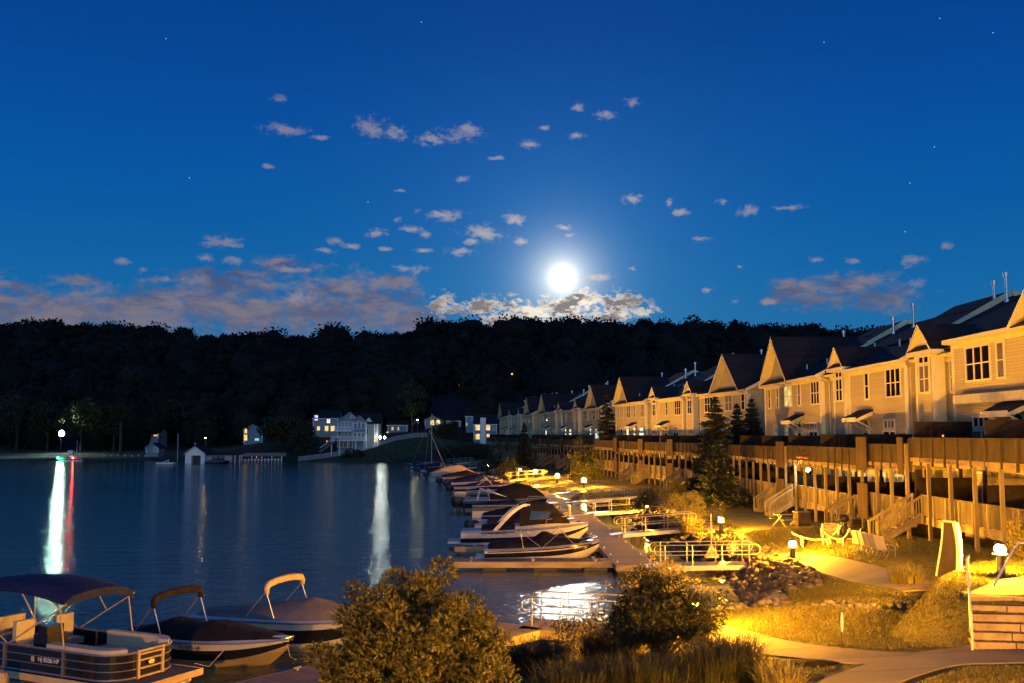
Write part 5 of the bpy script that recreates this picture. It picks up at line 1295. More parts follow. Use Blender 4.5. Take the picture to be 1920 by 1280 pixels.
rocks('riprap','small stones scattered in the drain across the lawn',[(9.0,38.0),(9.8,35.2),(11.2,33.0),(12.2,32.2)],160,.05,.16,'rock',74,1.3)
rocks('riprap','dark stones along the near shore under the bushes',[(-8,24),(-3,28.2),(.6,31.6),(3.6,34.6),(6.2,36.8)],150,.15,.38,'rock_dark',75,1.6)
# bare soil patches
for (x,y,rx_,ry_,l) in ((*ground_at(1512,1244)[:2],.75,.5,'mulch'),(*ground_at(1440,1272)[:2],1.3,.6,'mulch')):
    m=MB(); R=[]
    for rr in (0.02,.35,.7,1.0): R.append([(x+rx_*rr*math.cos(a)*(1+.15*math.sin(3*a+x)),y+ry_*rr*math.sin(a),H(x+rx_*rr*math.cos(a),y+ry_*rr*math.sin(a))+.10*(1-rr**2)+.01) for a in np.linspace(0,2*math.pi,24,endpoint=False)])
    m.loft(R,close=True); o=m.build('mulch_bed',M['mulch'],smooth=True); tag(o,kind='structure')

# ------------------------------------------------------------------ stone steps, rails, sign, furniture
base=ground_at(1812,1190,1.75); ztop=2.79; zb=H(12.4,24.6); n=6
T=empty('stone_steps',(11.32,25.0,0),math.radians(-8),'stone block steps climbing to the lit terrace','steps')
for k in range(n):
    m=MB(); z0=zb-.15+(ztop-zb)*k/n; z1=zb+(ztop-zb)*(k+1)/n-.012; rng=np.random.default_rng(90+k); x=.10*k*1.0+.0; y0=.0+.30*k
    x=.05+.075*k
    while x<9:
        w_=rng.uniform(.7,1.4); m.boxb(x,x+w_-.03,y0+rng.uniform(0,.02),y0+.9,z0 if k==0 else z0+.02,z1); x+=w_
    m.build('step',M['stone_block'],T)
m=MB(); m.boxb(.9,9,2.0,2.6,.9,ztop-.05); m.build('core',M['mulch'],T)
def rail(name,pts,label,r=.028,posts=(),mt='alu'):
    T=empty(name,pts[0],0,label,'handrail'); o=Vector(pts[0]); m=MB(); m.tube([Vector(p)-o for p in pts],r,8)
    m.build('rail',M[mt],T)
    for a,b in posts: q=MB(); q.tube([Vector(a)-o,Vector(b)-o],r*.9,8); q.build('post',M['alu'],T)
zb0=H(11.75,24.95)
rail('step_handrail',[(11.27,24.95,zb0-.05),(11.27,24.95,zb0+.92),(11.67,25.9,zb0+1.45),(12.0,26.7,ztop+.92),(12.17,26.95,ztop+.98)],'slim metal handrail up the left side of the stone steps',posts=[((12.17,26.95,ztop+.98),(12.17,26.95,ztop-.05)),((11.6,25.75,zb0+1.38),(11.6,25.75,zb0+.35))],mt='gel_white')
q=atD(1845,1078,29.0); q2=atD(1905,1027,30.3); q3=atD(1918,1045,30.2)
rail('curved_handrail',[(q.x-.05,28.3,ztop+.0),(q.x+.05,28.4,ztop+.08),(q2.x-.35,29.7,ztop+.86),(q2.x-.1,29.9,ztop+1.0),(q2.x+.12,29.9,ztop+1.0),(q2.x+.26,29.9,ztop+.88),(q2.x+.28,29.9,ztop-.02)],'curved bright handrail beside the terrace lamp',.034,mt='gel_white')
# leaning board
q=ground_at(1770,1108,1.8); T=empty('leaning_board',(13.7,31.9,H(13.7,31.9)-.02),math.radians(-63),'tall curved board standing upright beside the terrace, one pale edge','board')
R=[]
for k in range(11):
    t=k/10; R.append((t*1.72, .40*(1-.30*t-.15*t*t), .32*t**1.0-.55*max(0,t-.45)**2))
m=MB(); m.loft([[(-w_,d_,z_),(w_,d_,z_),(w_,d_+.10,z_),(-w_,d_+.10,z_)] for z_,w_,d_ in R],close=True,caps=True); m.build('panel',M['wood_upper'],T)
m=MB()
for s in (-1,1):
    for k in range(10): m.beam((s*R[k][1],R[k][2]+.05,R[k][0]),(s*R[k+1][1],R[k+1][2]+.05,R[k+1][0]),.05 if s<0 else .11,.16,up=(0,1,0))
m.beam((-R[-1][1],R[-1][2]+.05,R[-1][0]),(R[-1][1],R[-1][2]+.05,R[-1][0]),.06,.12); m.build('edge_strip',M['trim'],T)
# oval sign on a post, edge nearly on to us
q=ground_at(1578,1214,1.6); T=empty('oval_sign',(q.x,q.y,q.z),math.radians(62),'small oval sign on a thin post beside the near path','sign')
m=MB(); m.tube([(0,0,-.1),(0,0,.92)],.016,8); m.build('post',M['darkmetal'],T)
m=MB(); ov=[(.155*math.cos(a),.50*0+.66+.255*math.sin(a)) for a in np.linspace(0,2*math.pi,24,endpoint=False)]
m.loft([[(x,-.022-.012*0,z) for x,z in ov],[(x,-.036,z) for x,z in ov]],close=True,caps=True); m.build('plate',M['white'],T)
# row of lawn chairs
def lawn_chair(x,y,rz,label,group='row of sling lawn chairs'):
    T=empty('lawn_chair',(x,y,H(x,y)),rz,label,'chair',group)
    m=MB(); R=[(.52,.40),(.10,.34),(-.02,.40),(-.10,.60),(-.24,.98)]
    for s in (-1,): m.loft([[(a,-.25,b),(a,.25,b)] for a,b in R]); m.loft([[(a,.25,b-.012),(a,-.25,b-.012)] for a,b in R])
    m.build('sling',M['vinyl'],T)
    for s in (-1,1):
        f=MB(); y_=s*.28; f.tube([(a,y_,b) for a,b in R],.018,6); f.tube([(-.12,y_,.62),(.42,y_,.60),(.50,y_,.52),(.46,y_,0)],.018,6); f.tube([(.1,y_,.34),(-.1,y_,.12),(-.22,y_,0)],.018,6); f.tube([(-.22,y_,.015),(.46,y_,.015)],.018,6); f.build('side_frame',M['alu'],T)
cp=[(1612,1034),(1622,1037),(1633,1040),(1643,1043),(1655,1047)]
for i,(px,py) in enumerate(cp):
    g=ground_at(px,py,1.55); lawn_chair(g.x,g.y,math.radians(32),['leftmost lawn chair of the row','second lawn chair from the left of the row','middle lawn chair of the row','second lawn chair from the right of the row','rightmost lawn chair of the row, set slightly apart'][i])
# slatted loungers and odd furniture by the first stairs
def lounger(px,py,rz,label,sc=1.0):
    g=ground_at(px,py,1.5); T=empty('slatted_lounger',(g.x,g.y,g.z),rz,label,'lounger','pale loungers on the lawn'); T.scale=(sc,sc,sc)
    R=[(-1.05,.95),(-.7,.55),(-.4,.36),(.1,.32),(.55,.40),(1.0,.56)]
    m=MB()
    for i in range(len(R)-1):
        (a,b),(c_,d_)=R[i],R[i+1]; k=max(2,int(math.hypot(c_-a,d_-b)/.10))
        for j in range(k): t=j/k; x_=a+(c_-a)*t; z_=b+(d_-b)*t; m.beam((x_,-.34,z_),(x_,.34,z_),.075,.025)
    m.build('slats',M['canvas_grey'],T)
    f=MB()
    for s in (-1,1): f.tube([(a,s*.35,b-.03) for a,b in R],.03,6)
    f.build('side_rail',M['trim'],T)
    for x_ in (-.45,.6):
        for s in (-1,1): l_=MB(); l_.boxb(x_-.03,x_+.03,s*.32-.03,s*.32+.03,-.02,.38); l_.build('leg',M['trim'],T)
lounger(1530,1022,math.radians(168),'long pale slatted lounger right behind the bend path lamp',1.15); lounger(1556,1016,math.radians(75),'pale slatted lounger turned end on, in front of the stairs',1.1); lounger(1580,1020,math.radians(110),'tilted pale lounger next to the row of chairs',.95)
g=ground_at(1503,985,1.5); T=empty('storage_bin',(g.x,g.y,g.z),.2,'square brown storage bin on the lawn by the posts','bin'); m=MB(); m.boxb(-.38,.38,-.34,.34,0,.82); m.boxb(-.40,-.33,-.36,-.29,0,.84); m.boxb(.33,.40,-.36,-.29,0,.84); m.build('box',M['wood_upper'],T); m=MB(); m.boxb(-.42,.42,-.38,.38,.83,.89); m.build('lid',M['wood'],T)
g=ground_at(1478,985,1.45); T=empty('picnic_table',(g.x,g.y,g.z),.3,'low wooden picnic table on the lawn beside the storage bin','table')
m=MB(); m.boxb(-.8,.8,-.38,.38,.70,.75); m.build('tabletop',M['wood_light'],T)
for s in (-1,1): m=MB(); m.boxb(-.8,.8,s*.68-.13,s*.68+.13,.42,.46); m.build('bench',M['wood_light'],T); m=MB(); m.beam((s*.6,-.7,0),(s*.6,.3,.7),.05,.09); m.beam((s*.6,.7,0),(s*.6,-.3,.7),.05,.09); m.build('leg',M['wood'],T)
g=ground_at(1576,1000,1.55); T=empty('kettle_grill',(g.x+.4,g.y+.6,H(g.x+.4,g.y+.6)),0,'dark kettle grill near the foot of the wooden stairs','grill')
m=MB(); m.ball((0,0,.78),.29,14,8,sz=.75); m.build('bowl',M['black'],T)
for a in (0,2.1,4.2): m=MB(); m.tube([(.15*math.cos(a),.15*math.sin(a),.62),(.33*math.cos(a),.33*math.sin(a),0)],.018,6); m.build('leg',M['alu'],T)
# deck furniture: closed parasol, planters, a porch lamp
def deck_pt(i,x,y):
    T,a,b=ROWS[i]; d=Vector(b)-Vector(a); r=math.atan2(d.y,d.x); return Vector((a[0]+x*math.cos(r)-y*math.sin(r),a[1]+x*math.sin(r)+y*math.cos(r)))
p=deck_pt(1,24,1.6); T=empty('closed_parasol',(p.x,p.y,5.05),0,'closed tan parasol standing on the deck of the second terrace','parasol'); m=MB(); m.lathe((0,0,0),[(.25,0),(.25,.06),(.03,.08),(.03,.8)],10); m.build('pole',M['darkmetal'],T); m=MB(); m.lathe((0,0,.75),[(.05,0),(.24,.15),(.20,.7),(.10,1.4),(.03,1.65)],12); m.build('canopy',M['canvas_tan'],T)
p=deck_pt(0,30.2,3.05); T=empty('wall_lamp',(p.x,p.y-.3,4.55),0,'bright white porch lamp under the nearest upper deck','lamp'); globe_mesh(.13,10).build('globe',M['lamp_porch'],T); m=MB(); m.lathe((0,0,.12),[(.05,0),(.09,.03),(.04,.10)],10); m.tube([(0,0,.2),(0,0,.5)],.02,6); m.build('bracket',M['darkmetal'],T)
for i,(x,l) in enumerate(((28.5,'left flower box'),(29.4,'middle flower box'),(30.3,'right flower box'))):
    p=deck_pt(0,x,3.6); T=empty('planter',(p.x,p.y,5.28),0,l+' hung outside the upper deck above the porch lamp','planter','flower boxes hung on the upper deck'); m=MB(); m.ball((0,0,.12),.17,10,6,sz=.6); m.build('pot',M['terracotta'],T); rng=np.random.default_rng(200+i); V,F=clumps(rng,[(0,0,.36),(.15,.1,.3),(-.12,0,.33)],[.2,.15,.15],900,.07,.04); npmesh('foliage',V,F,M['leaf_olive'],T)
p=deck_pt(0,9.6,2.7); T=empty('deck_lamp',(p.x,p.y,6.9),0,'tiny amber lamp on the nearest upper deck rail','lamp'); globe_mesh(.05,8).build('globe',M['lamp_orange'],T); m=MB(); m.boxb(-.04,.04,-.04,.04,-.95,-.04); m.build('post',M['wood'],T)
# ------------------------------------------------------------------ wooded hill
def hill_spot(px,py,above):
    for D in np.arange(296,620,2.0):
        q=atD(px,py,float(D)); 
        if H(q.x,D)+above>=q.z: break
    return q
HL=[(760,673,9,'orange street lamp high on the dark hill above the blue house','lamp_orange',.42),(960,700,9,'orange street lamp on the dark hill, above the farthest terrace','lamp_orange',.40),(802,729,7,'left one of two small orange lamps close together on the hill','lamp_orange',.22),(811,728.5,7,'right one of two small orange lamps close together on the hill','lamp_orange',.28),(861,721,7,'tiny warm lamp on the hill above the arched windows','lamp_orange',.18),(878,721,7,'faintest tiny lamp on the hill, right of the tiny warm lamp','lamp_orange',.12),(1063,729,9,'warm lamp glimpsed above the third terrace roof','lamp_orange',.28),(1304,693,9,'warm lamp glimpsed above the second terrace roof','lamp_orange',.28)]
HILL=[]
for px,py,ab,l,mm,r in HL: q=hill_spot(px,py,ab); HILL.append((q.x,q.y))
def forest():
    rng=np.random.default_rng(101); ico=MB(); ico.ball((0,0,0),1,9,6); bv=np.array(ico.v); bf=[f for f in ico.f if len(f)==4]; bf=np.array(bf)
    V=[];F=[];b=0; C=[];Nn=[]
    rows=[(RD-8,3.0,1.0),(RD-26,6,1.0),(RD-55,8,1),(RD-90,8.5,1),(RD-130,9,1),(RD-175,9,1),(RD-220,9,1),(RD-262,8.5,1),(RD-300,8,1),(RD-330,8,.95)]
    pts=[]
    for (D,sp,sc) in rows:
        xmin,xmax=-.62*D,.55*D
        xs=np.arange(xmin,xmax,sp*rng.uniform(.9,1.1))
        for x in xs:
            X=x+rng.uniform(-sp*.45,sp*.45); Y=D+rng.uniform(-12,12) if D<RD-10 else D+rng.uniform(-4,4)
            pts.append((X,Y,rng.uniform(.65,1.15)*sc,D))
    pts=[q for q in pts if not any(abs(q[0]/q[1]-LX/LD)<.014 and LD-95<q[1]<LD+5 for LX,LD in HILL)]
    P=np.array(pts); hz=height(P[:,0],P[:,1])
    for (X,Y,s,D),z in zip(pts,hz):
        if rng.random()<.05: s*=1.3
        th=TREE_H*s*.97; r=th*.36*rng.uniform(.8,1.35)
        for _ in range(2):
            c=np.array([X+rng.normal()*r*.45,Y+rng.normal()*r*.3,z+th-r*.72+rng.normal()*r*.2]); q=r*rng.uniform(.45,1.0)
            v=bv*(1+.16*np.sin(bv[:,[1,2,0]]*rng.uniform(2,5)+rng.uniform(0,6,3)))*np.array([q,q,q*.8])+c
            V.append(v); F.append(bf+b); b+=len(bv)
            n=110 if D>RD-60 else 40
            d=rng.normal(size=(n,3)); d/=np.linalg.norm(d,axis=1,keepdims=True); d[:,1]=-np.abs(d[:,1])*.8; d[:,2]=np.where(d[:,2]<-.3,-d[:,2],d[:,2])
            C.append(c+d*q*rng.uniform(.9,1.45,(n,1))*np.array([1,1,.85])); Nn.append(d+rng.normal(size=(n,3))*.7)
        # lower mass under the crown
        v=bv*np.array([r*.9,r*.9,th*.45])+np.array([X,Y,z+th*.38]); V.append(v); F.append(bf+b); b+=len(bv)
        if D<RD-150:
            n=46; d=rng.normal(size=(n,3)); d/=np.linalg.norm(d,axis=1,keepdims=True); d[:,1]=-np.abs(d[:,1]); C.append(np.array([X,Y,z+th*.38])+d*np.array([r*.9,r*.9,th*.45])*rng.uniform(.95,1.3,(n,1))); Nn.append(d+rng.normal(size=(n,3))*.7)
    Nn=np.concatenate(Nn); Nn/=np.linalg.norm(Nn,axis=1,keepdims=True); V2,F2=leaves(np.concatenate(C),Nn,1.9,1.3,rng)
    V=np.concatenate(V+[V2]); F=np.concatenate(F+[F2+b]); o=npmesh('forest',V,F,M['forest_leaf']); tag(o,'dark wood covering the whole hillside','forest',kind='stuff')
forest()
def tree(x,y,h,r,label,leaf='leaf_dark',seed=1,n_cl=60,cl=1.2,per=42,l=.55,w=.35,group='trees on the far shore',base=.28):
    rng=np.random.default_rng(seed); z=H(x,y); T=empty('broadleaf_tree',(x,y,z),0,label,'tree',group); cs=[];rs=[]
    while len(cs)<n_cl:
        d=rng.normal(size=3); d/=np.linalg.norm(d); f=rng.uniform(.45,1.0); p=np.array([d[0]*r*f,d[1]*r*f,h*(base+(1-base)*.5)+d[2]*h*(1-base)*.5*f]); cs.append(p); rs.append(cl*rng.uniform(.6,1.2))
    V,F=clumps(rng,cs,rs,per,l,w); npmesh('crown',V,F,M[leaf],T)
    m=MB(); m.tube([(0,0,-.3),(.1,0,h*.3),(0,.1,h*.6)],[.035*h*.6,.025*h*.6,.01*h],8)
    for i in range(7): p=cs[i]; m.tube([(0,0,h*rng.uniform(.25,.5)),p*np.array([.5,.5,1])*.9,p],[.012*h,.008*h,.02],5)
    m.build('trunk',M['bark'],T); return T
def px_tree(px,ytop,ybase,wpx,D,label,**k):
    p=atD(px,ybase,D); q=atD(px,ytop,D); z=H(p.x,D); return tree(p.x,D,q.z-z,wpx/2*D/F_PX,label,**k)
px_tree(537,782,862,96,272,'broad round dark tree on the far shore between the boathouse and the blue house',seed=51,n_cl=110,cl=1.7)
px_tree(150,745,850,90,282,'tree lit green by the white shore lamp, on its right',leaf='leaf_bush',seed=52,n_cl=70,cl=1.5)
px_tree(88,748,850,70,290,'tree dimly lit behind the white shore lamp, on its left',leaf='leaf_dark',seed=53,n_cl=60,cl=1.5)
px_tree(30,735,850,90,296,'dark tree at the far left behind the little beach',seed=54)
px_tree(212,752,852,80,286,'dark tree with a pale trunk between the shore lamp and the shed',seed=55)
px_tree(330,745,845,100,318,'dark tree behind the small shed',seed=56)
px_tree(400,740,845,130,312,'wide dark tree behind the boathouse roof',seed=57)
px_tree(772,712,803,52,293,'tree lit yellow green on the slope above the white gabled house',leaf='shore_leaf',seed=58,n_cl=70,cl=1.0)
px_tree(838,786,825,60,288,'dark bushy tree in front of the house with arched windows',seed=59,n_cl=46,base=.1)
px_tree(570,800,852,50,262,'small dark tree left of the lakeside stair',seed=60,n_cl=40,base=.15)
px_tree(905,690,800,110,345,'dark tree behind the house with the pale chimney',seed=62)
px_tree(690,705,790,120,345,'dark tree above the blue house roof',seed=63)
px_tree(660,840,856,40,252,'low dark bush before the porch of the blue house',seed=64,n_cl=26,base=.0,cl=.9)
# ------------------------------------------------------------------ far shore houses, all real depth
def gable_house(name,px,ybase,wpx,hpx,D,label,wallm,depth=9,roofp=.75,ridge='y',wins=(),group='houses on the far shore',cat='house',deck_levels=(),chim=None,cross=None):
    """wins: (u 0..1 across, v metres above base, w, h, material, arch)"""
    p=atD(px,ybase,D); s=D/F_PX; W=wpx*s; Hh=hpx*s; z=p.z
    T=empty(name,(p.x,D,z),0,label,cat,group)
    m=MB(); m.boxb(-W/2,W/2,0,depth,-2.5,Hh)
    rh=W/2*roofp if ridge=='y' else depth/2*roofp
    if ridge=='y': m.poly([(-W/2,0,Hh),(W/2,0,Hh),(0,0,Hh+rh)]); m.poly([(W/2,depth,Hh),(-W/2,depth,Hh),(0,depth,Hh+rh)])
    else: m.poly([(-W/2,depth,Hh),(-W/2,0,Hh),(-W/2,depth/2,Hh+rh)]); m.poly([(W/2,0,Hh),(W/2,depth,Hh),(W/2,depth/2,Hh+rh)])
    m.build('wall',M[wallm],T); r=MB(); t=MB(); o=.35
    if ridge=='y':
        for q in (-1,1):
            r.slab([(q*(W/2+o),-o,Hh-o*roofp),(0,-o,Hh+rh),(0,depth+o,Hh+rh),(q*(W/2+o),depth+o,Hh-o*roofp)],.15)
            t.beam((q*(W/2+o),-o-.03,Hh-o*roofp-.12),(0,-o-.03,Hh+rh-.12),.06,.28,up=(0,1,0)); 
    else:
        for y0,y1 in ((-o,depth/2),(depth+o,depth/2)):
            r.slab([(-W/2-o,y0,Hh-o*roofp),(W/2+o,y0,Hh-o*roofp),(W/2+o,y1,Hh+rh),(-W/2-o,y1,Hh+rh)],.15)
        t.boxb(-W/2-o,W/2+o,-o-.06,-o,Hh-o*roofp-.22,Hh-o*roofp)
    ro=r.build('roof',M['shingle'],T); 
    for q in (-1,1): t.boxb(q*W/2-.11,q*W/2+.11,-.04,.1,0,Hh)
    t.build('trim',M['white'],T)
    if chim: m=MB(); u,zc,w_=chim; m.boxb(-W/2+u*W-w_/2,-W/2+u*W+w_/2,-.35,.5,-2,zc); m.build('chimney',M['white'],T)
    for u,v,w_,h_,mm,ar in wins:
        x=-W/2+u*W; g=MB(); pts=[(x-w_/2,-.03,v),(x+w_/2,-.03,v),(x+w_/2,-.03,v+h_)]+([(x+w_/2*math.cos(a),-.03,v+h_+w_/2*math.sin(a)) for a in [math.pi*k/8 for k in range(1,8)]] if ar else [])+[(x-w_/2,-.03,v+h_)]
        g.poly(pts); w=g.build('window',M[mm],T); f=MB(); tw=.12
        f.boxb(x-w_/2-tw,x-w_/2,-.08,0,v-tw,v+h_); f.boxb(x+w_/2,x+w_/2+tw,-.08,0,v-tw,v+h_); f.boxb(x-w_/2,x+w_/2,-.08,0,v-tw,v); f.boxb(x-.04,x+.04,-.07,0,v,v+h_); f.boxb(x-w_/2,x+w_/2,-.075,0,v+h_*.5-.03,v+h_*.5+.03)
        if ar:
            ar_=[(x+(w_/2+tw/2)*math.cos(a),-.04,v+h_+(w_/2+tw/2)*math.sin(a)) for a in [math.pi*k/8 for k in range(9)]]
            for k in range(8): f.beam(ar_[k],ar_[k+1],.08,tw)
        else: f.boxb(x-w_/2-tw,x+w_/2+tw,-.085,0,v+h_,v+h_+tw)
        f.build('frame',M['white'],w)
    return T,W,Hh
g_='glass'
# boathouse
p=at(360,868,0); s=p.y/F_PX; T=empty('boathouse',(at(365,868,0).x,p.y,0),0,'white boathouse on the water with a dark open door and long side wing','boathouse','houses on the far shore')
m=MB(); W=36*s; Hh=20*s; m.boxb(-W/2,-.18*W,0,8,-.6,Hh); m.boxb(.30*W,W/2,0,8,-.6,Hh); m.boxb(-.18*W,.30*W,0,.2,15*s,Hh); m.poly([(-W/2,0,Hh),(W/2,0,Hh),(0,0,Hh+13*s)]); m.boxb(-W/2,W/2,7.8,8,-.6,Hh); m.build('wall',M['white'],T)
m=MB()
for q in (-1,1): m.slab([(q*(W/2+.3),-.35,Hh-.2),(0,-.35,Hh+13*s+.02),(0,8.2,Hh+13*s+.02),(q*(W/2+.3),8.2,Hh-.2)],.14)
m.build('roof',M['shingle'],T); m=MB()
for q in (-1,1): m.beam((q*(W/2+.3),-.38,Hh-.3),(0,-.38,Hh+13*s-.1),.06,.26,up=(0,1,0))
for q,z in ((-.34*W,0),): m.beam((q-.35,-.03,.4),(q+.35,-.03,1.9),.05,.12,up=(0,1,0)); m.beam((q+.35,-.03,.4),(q-.35,-.03,1.9),.05,.12,up=(0,1,0))
m.build('trim',M['white'],T); m=MB(); m.tube([(0,-.1,Hh+13*s),(0,-.1,Hh+13*s+.75)],.03,6); m.boxb(-.25,.25,-.12,-.08,Hh+13*s+.45,Hh+13*s+.52); m.build('weather_vane',M['white'],T)
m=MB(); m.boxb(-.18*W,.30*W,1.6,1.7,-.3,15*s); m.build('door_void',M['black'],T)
m=MB(); m.boxb(W/2,W/2+48*s,1.5,7.5,.1,17*s); m.build('side_wing',M['siding_white'],T); m=MB(); m.slab([(W/2,1.1,17*s),(W/2+64*s,1.1,17*s),(W/2+64*s,7.8,20*s),(W/2,7.8,20*s)],.2); m.build('wing_roof',M['shingle'],T)
for k in (.34,.58):
    x=W/2+48*s*k; m=MB(); m.boxb(x-.5,x+.5,1.44,1.5,.95,1.75); w=m.build('window',M['glass'],T); m=MB(); m.boxb(x-.04,x+.04,1.40,1.47,.95,1.75); m.boxb(x-.75,x-.53,1.42,1.5,.9,1.8); m.boxb(x+.53,x+.75,1.42,1.5,.9,1.8); m.build('frame',M['black'],w)
for k in (54,63): m=MB(); m.boxb(W/2+k*s-.07,W/2+k*s+.07,1.3,1.45,-.3,17*s); m.build('post',M['white'],T)
q=atD(408,862,p.y-1.5); B=empty('motorboat',(q.x,p.y-1.0,0),math.radians(4),'small dark covered boat lying against the boathouse wing','boat'); sh=hull(B,5.6,2.0,.55,['gel_black','gel_black','gel_grey','gel_white'],rise=.2); cover(B,sh,.05,.9,[(0,.1),(.5,.5),(.9,0)],'canvas_navy',seed=44)
# houses
gable_house('shed',285,848,22,11,266,'small grey gabled shed by the water, left of the boathouse','siding_blue',5,.7,wins=[(.75,.4,.5,1.0,g_,0)],cat='shed')
gable_house('house',270,822,52,12,300,'low dark house with two orange windows among trees','siding_blue',8,.5,'x',wins=[(.1,.3,1.2,1.2,g_,0),(.36,.3,1.6,1.2,g_,0),(.68,.2,.8,.7,'lit_warm',0),(.92,.9,1.2,.5,'lit_warm',0)])
gable_house('house',474,830,34,26,296,'narrow house with tall warm windows, left of the round tree','siding_blue',8,.6,wins=[(.10,.8,.9,1.7,'lit_warm',0),(.10,3.0,.7,1.4,'lit_warm',0),(.72,.8,1.1,.6,'lit_cool',0)])
gable_house('house',610,812,46,30,300,'white house with a purple lit upper window and warm porch windows','siding_white',9,.55,'x',wins=[(.12,4.0,.9,1.5,'lit_purple',0),(.62,3.2,.9,1.2,'lit_white',0),(.22,1.0,.8,1.2,'lit_warm',0),(.55,.8,1.0,1.5,'lit_warm',0),(.80,.8,1.2,1.5,'lit_warm',0)])
# the big blue house: main block, projecting gable, side wing, two decks
D=268; T,W,Hh=gable_house('house',655,838,44,49,D,'large blue lakeside house with two white decks, a round gable window and two floodlights','siding_blue',11,.80,wins=[(.20,5.4,.8,1.4,g_,0),(.36,5.4,.8,1.4,g_,0),(.52,5.4,.8,1.4,g_,0),(.2,2.9,.8,1.5,g_,0),(.36,2.9,.8,1.5,g_,0),(.52,2.9,.8,1.5,g_,0),(.15,.2,.9,1.6,g_,0),(.35,.2,.9,1.6,g_,0),(.6,.2,.9,1.6,g_,0),(.62,8.1,1.0,.02,g_,1)])
s=D/F_PX
m=MB(); x0=W/2-1.9*1; x0,x1=.18*W,.18*W+24*s; m.boxb(x0,x1,-1.6,.0,-2,7.0); m.poly([(x0,-1.6,7.0),(x1,-1.6,7.0),((x0+x1)/2,-1.6,8.5)]); bo=m.build('bay',M['siding_blue'],T)
m=MB()
for q in (-1,1): m.slab([((x0+x1)/2+q*((x1-x0)/2+.25),-1.9,6.85),((x0+x1)/2,-1.9,8.6),((x0+x1)/2,2.5,8.6),((x0+x1)/2+q*((x1-x0)/2+.25),2.5,6.85)],.14)
m.build('bay_roof',M['shingle'],bo); m=MB()
for q in (-1,1): m.beam(((x0+x1)/2+q*((x1-x0)/2+.25),-1.93,6.75),((x0+x1)/2,-1.93,8.5),.06,.26,up=(0,1,0)); m.boxb((x0+x1)/2+q*((x1-x0)/2)-.1,(x0+x1)/2+q*((x1-x0)/2)+.1,-1.66,-1.5,0,7)
m.build('trim',M['white'],bo)
for k,(u,v,ar) in enumerate([(.2,5.0,0),(.5,5.0,1),(.8,5.0,0),(.2,2.4,0),(.5,2.4,0),(.8,2.4,0)]):
    x=x0+(x1-x0)*u; m=MB(); m.boxb(x-.36,x+.36,-1.64,-1.61,v,v+1.45+.35*ar); w=m.build('window',M['glass'],T); m=MB(); m.boxb(x-.5,x-.36,-1.68,-1.6,v-.1,v+1.5+.35*ar); m.boxb(x+.36,x+.5,-1.68,-1.6,v-.1,v+1.5+.35*ar); m.boxb(x-.5,x+.5,-1.69,-1.6,v+1.45+.35*ar,v+1.6+.35*ar); m.boxb(x-.5,x+.5,-1.68,-1.6,v-.12,v); m.build('frame',M['white'],w)
for zf_,xa,xb in ((2.05,-W/2-1.2,x1),(4.6,-W/2-.5,x0)):
    m=MB(); m.boxb(xa,xb,-3.4,-.02,zf_-.3,zf_); m.build('balcony_floor',M['white'],T); m=MB(); m.boxb(xa,xb,-3.45,-3.38,zf_+.9,zf_+1.0); k=xa
    while k<xb: m.boxb(k,k+.09,-3.44,-3.39,zf_,zf_+.9); k+=.22
    m.build('balcony_railing',M['white'],T)
m=MB()
for x in np.linspace(-W/2-1,x1-.2,5): m.boxb(x-.12,x+.12,-3.4,-3.15,-2,2.0)
m.build('balcony_posts',M['white'],T)
m=MB(); m.boxb(W/2,W/2+28*s,1.0,10,-2,6.4); so_=m.build('side_wing',M['siding_white'],T); m=MB(); m.slab([(W/2-1,.6,6.4),(W/2+28*s+.4,.6,6.4),(W/2+28*s+.4,5.5,9.4),(W/2-1,5.5,9.4)],.15); m.slab([(W/2-1,10.4,6.4),(W/2+28*s+.4,10.4,6.4),(W/2+28*s+.4,5.5,9.4),(W/2-1,5.5,9.4)],.15)
xm=W/2+13*s
for q in (-1,1): m.slab([(xm+q*1.1,.4,6.9),(xm,.4,8.3),(xm,3.6,8.3),(xm+q*1.1,3.6,6.9)],.1)
m.build('wing_roof',M['shingle'],so_); m=MB(); m.poly([(xm-1,.55,6.9),(xm+1,.55,6.9),(xm,.55,8.1)]); m.boxb(xm-1.6,xm-1.4,.85,1.0,-.5,6.4); m.boxb(xm+1.4,xm+1.6,.85,1.0,-.5,6.4); m.build('trim',M['white'],so_)
for u,v,mm in ((.12,3.6,g_),(.3,3.6,g_),(.93,1.6,'lit_warm')): x=W/2+28*s*u; m=MB(); m.boxb(x-.35,x+.35,.93,.985,v,v+1.3); m.build('window',M[mm],T)
bp=(T.location.x,T.location.y,T.location.z)
for x,l in ((712,'left floodlight of the pair on the blue house, casting a white streak on the water'),(720.5,'right floodlight of the pair on the blue house, next to the lit shrub')):
    q=atD(x,819,D-.2); L=empty('floodlight',(q.x,D+.6,q.z),0,l,'lamp','floodlights on the blue house'); globe_mesh(.27,10).build('globe',M['lamp_flood'],L); m=MB(); m.boxb(-.06,.06,.1,.42,-.06,.06); m.build('bracket',M['white'],L)
gable_house('house',765,803,24,25,318,'tall narrow white house with one lit window, right of the blue house','siding_white',8,.7,wins=[(.42,.8,.7,1.5,'lit_warm',0),(.75,3.4,.7,1.3,g_,0)])
gable_house('house',745,815,36,20,304,'dark house with broken warm window light among branches','siding_blue',6,.4,'x',wins=[(.25,1.6,.5,.9,'lit_warm',0),(.55,1.6,.35,.9,'lit_warm',0),(.0,-.6,.5,1.7,'lit_warm',0)])
gable_house('house',812,797,30,12,308,'white house with two large glowing arched windows','siding_white',10,.5,wins=[(.45,.2,1.1,1.05,'lit_warm',1),(.82,.2,1.1,1.05,'lit_warm',1)])
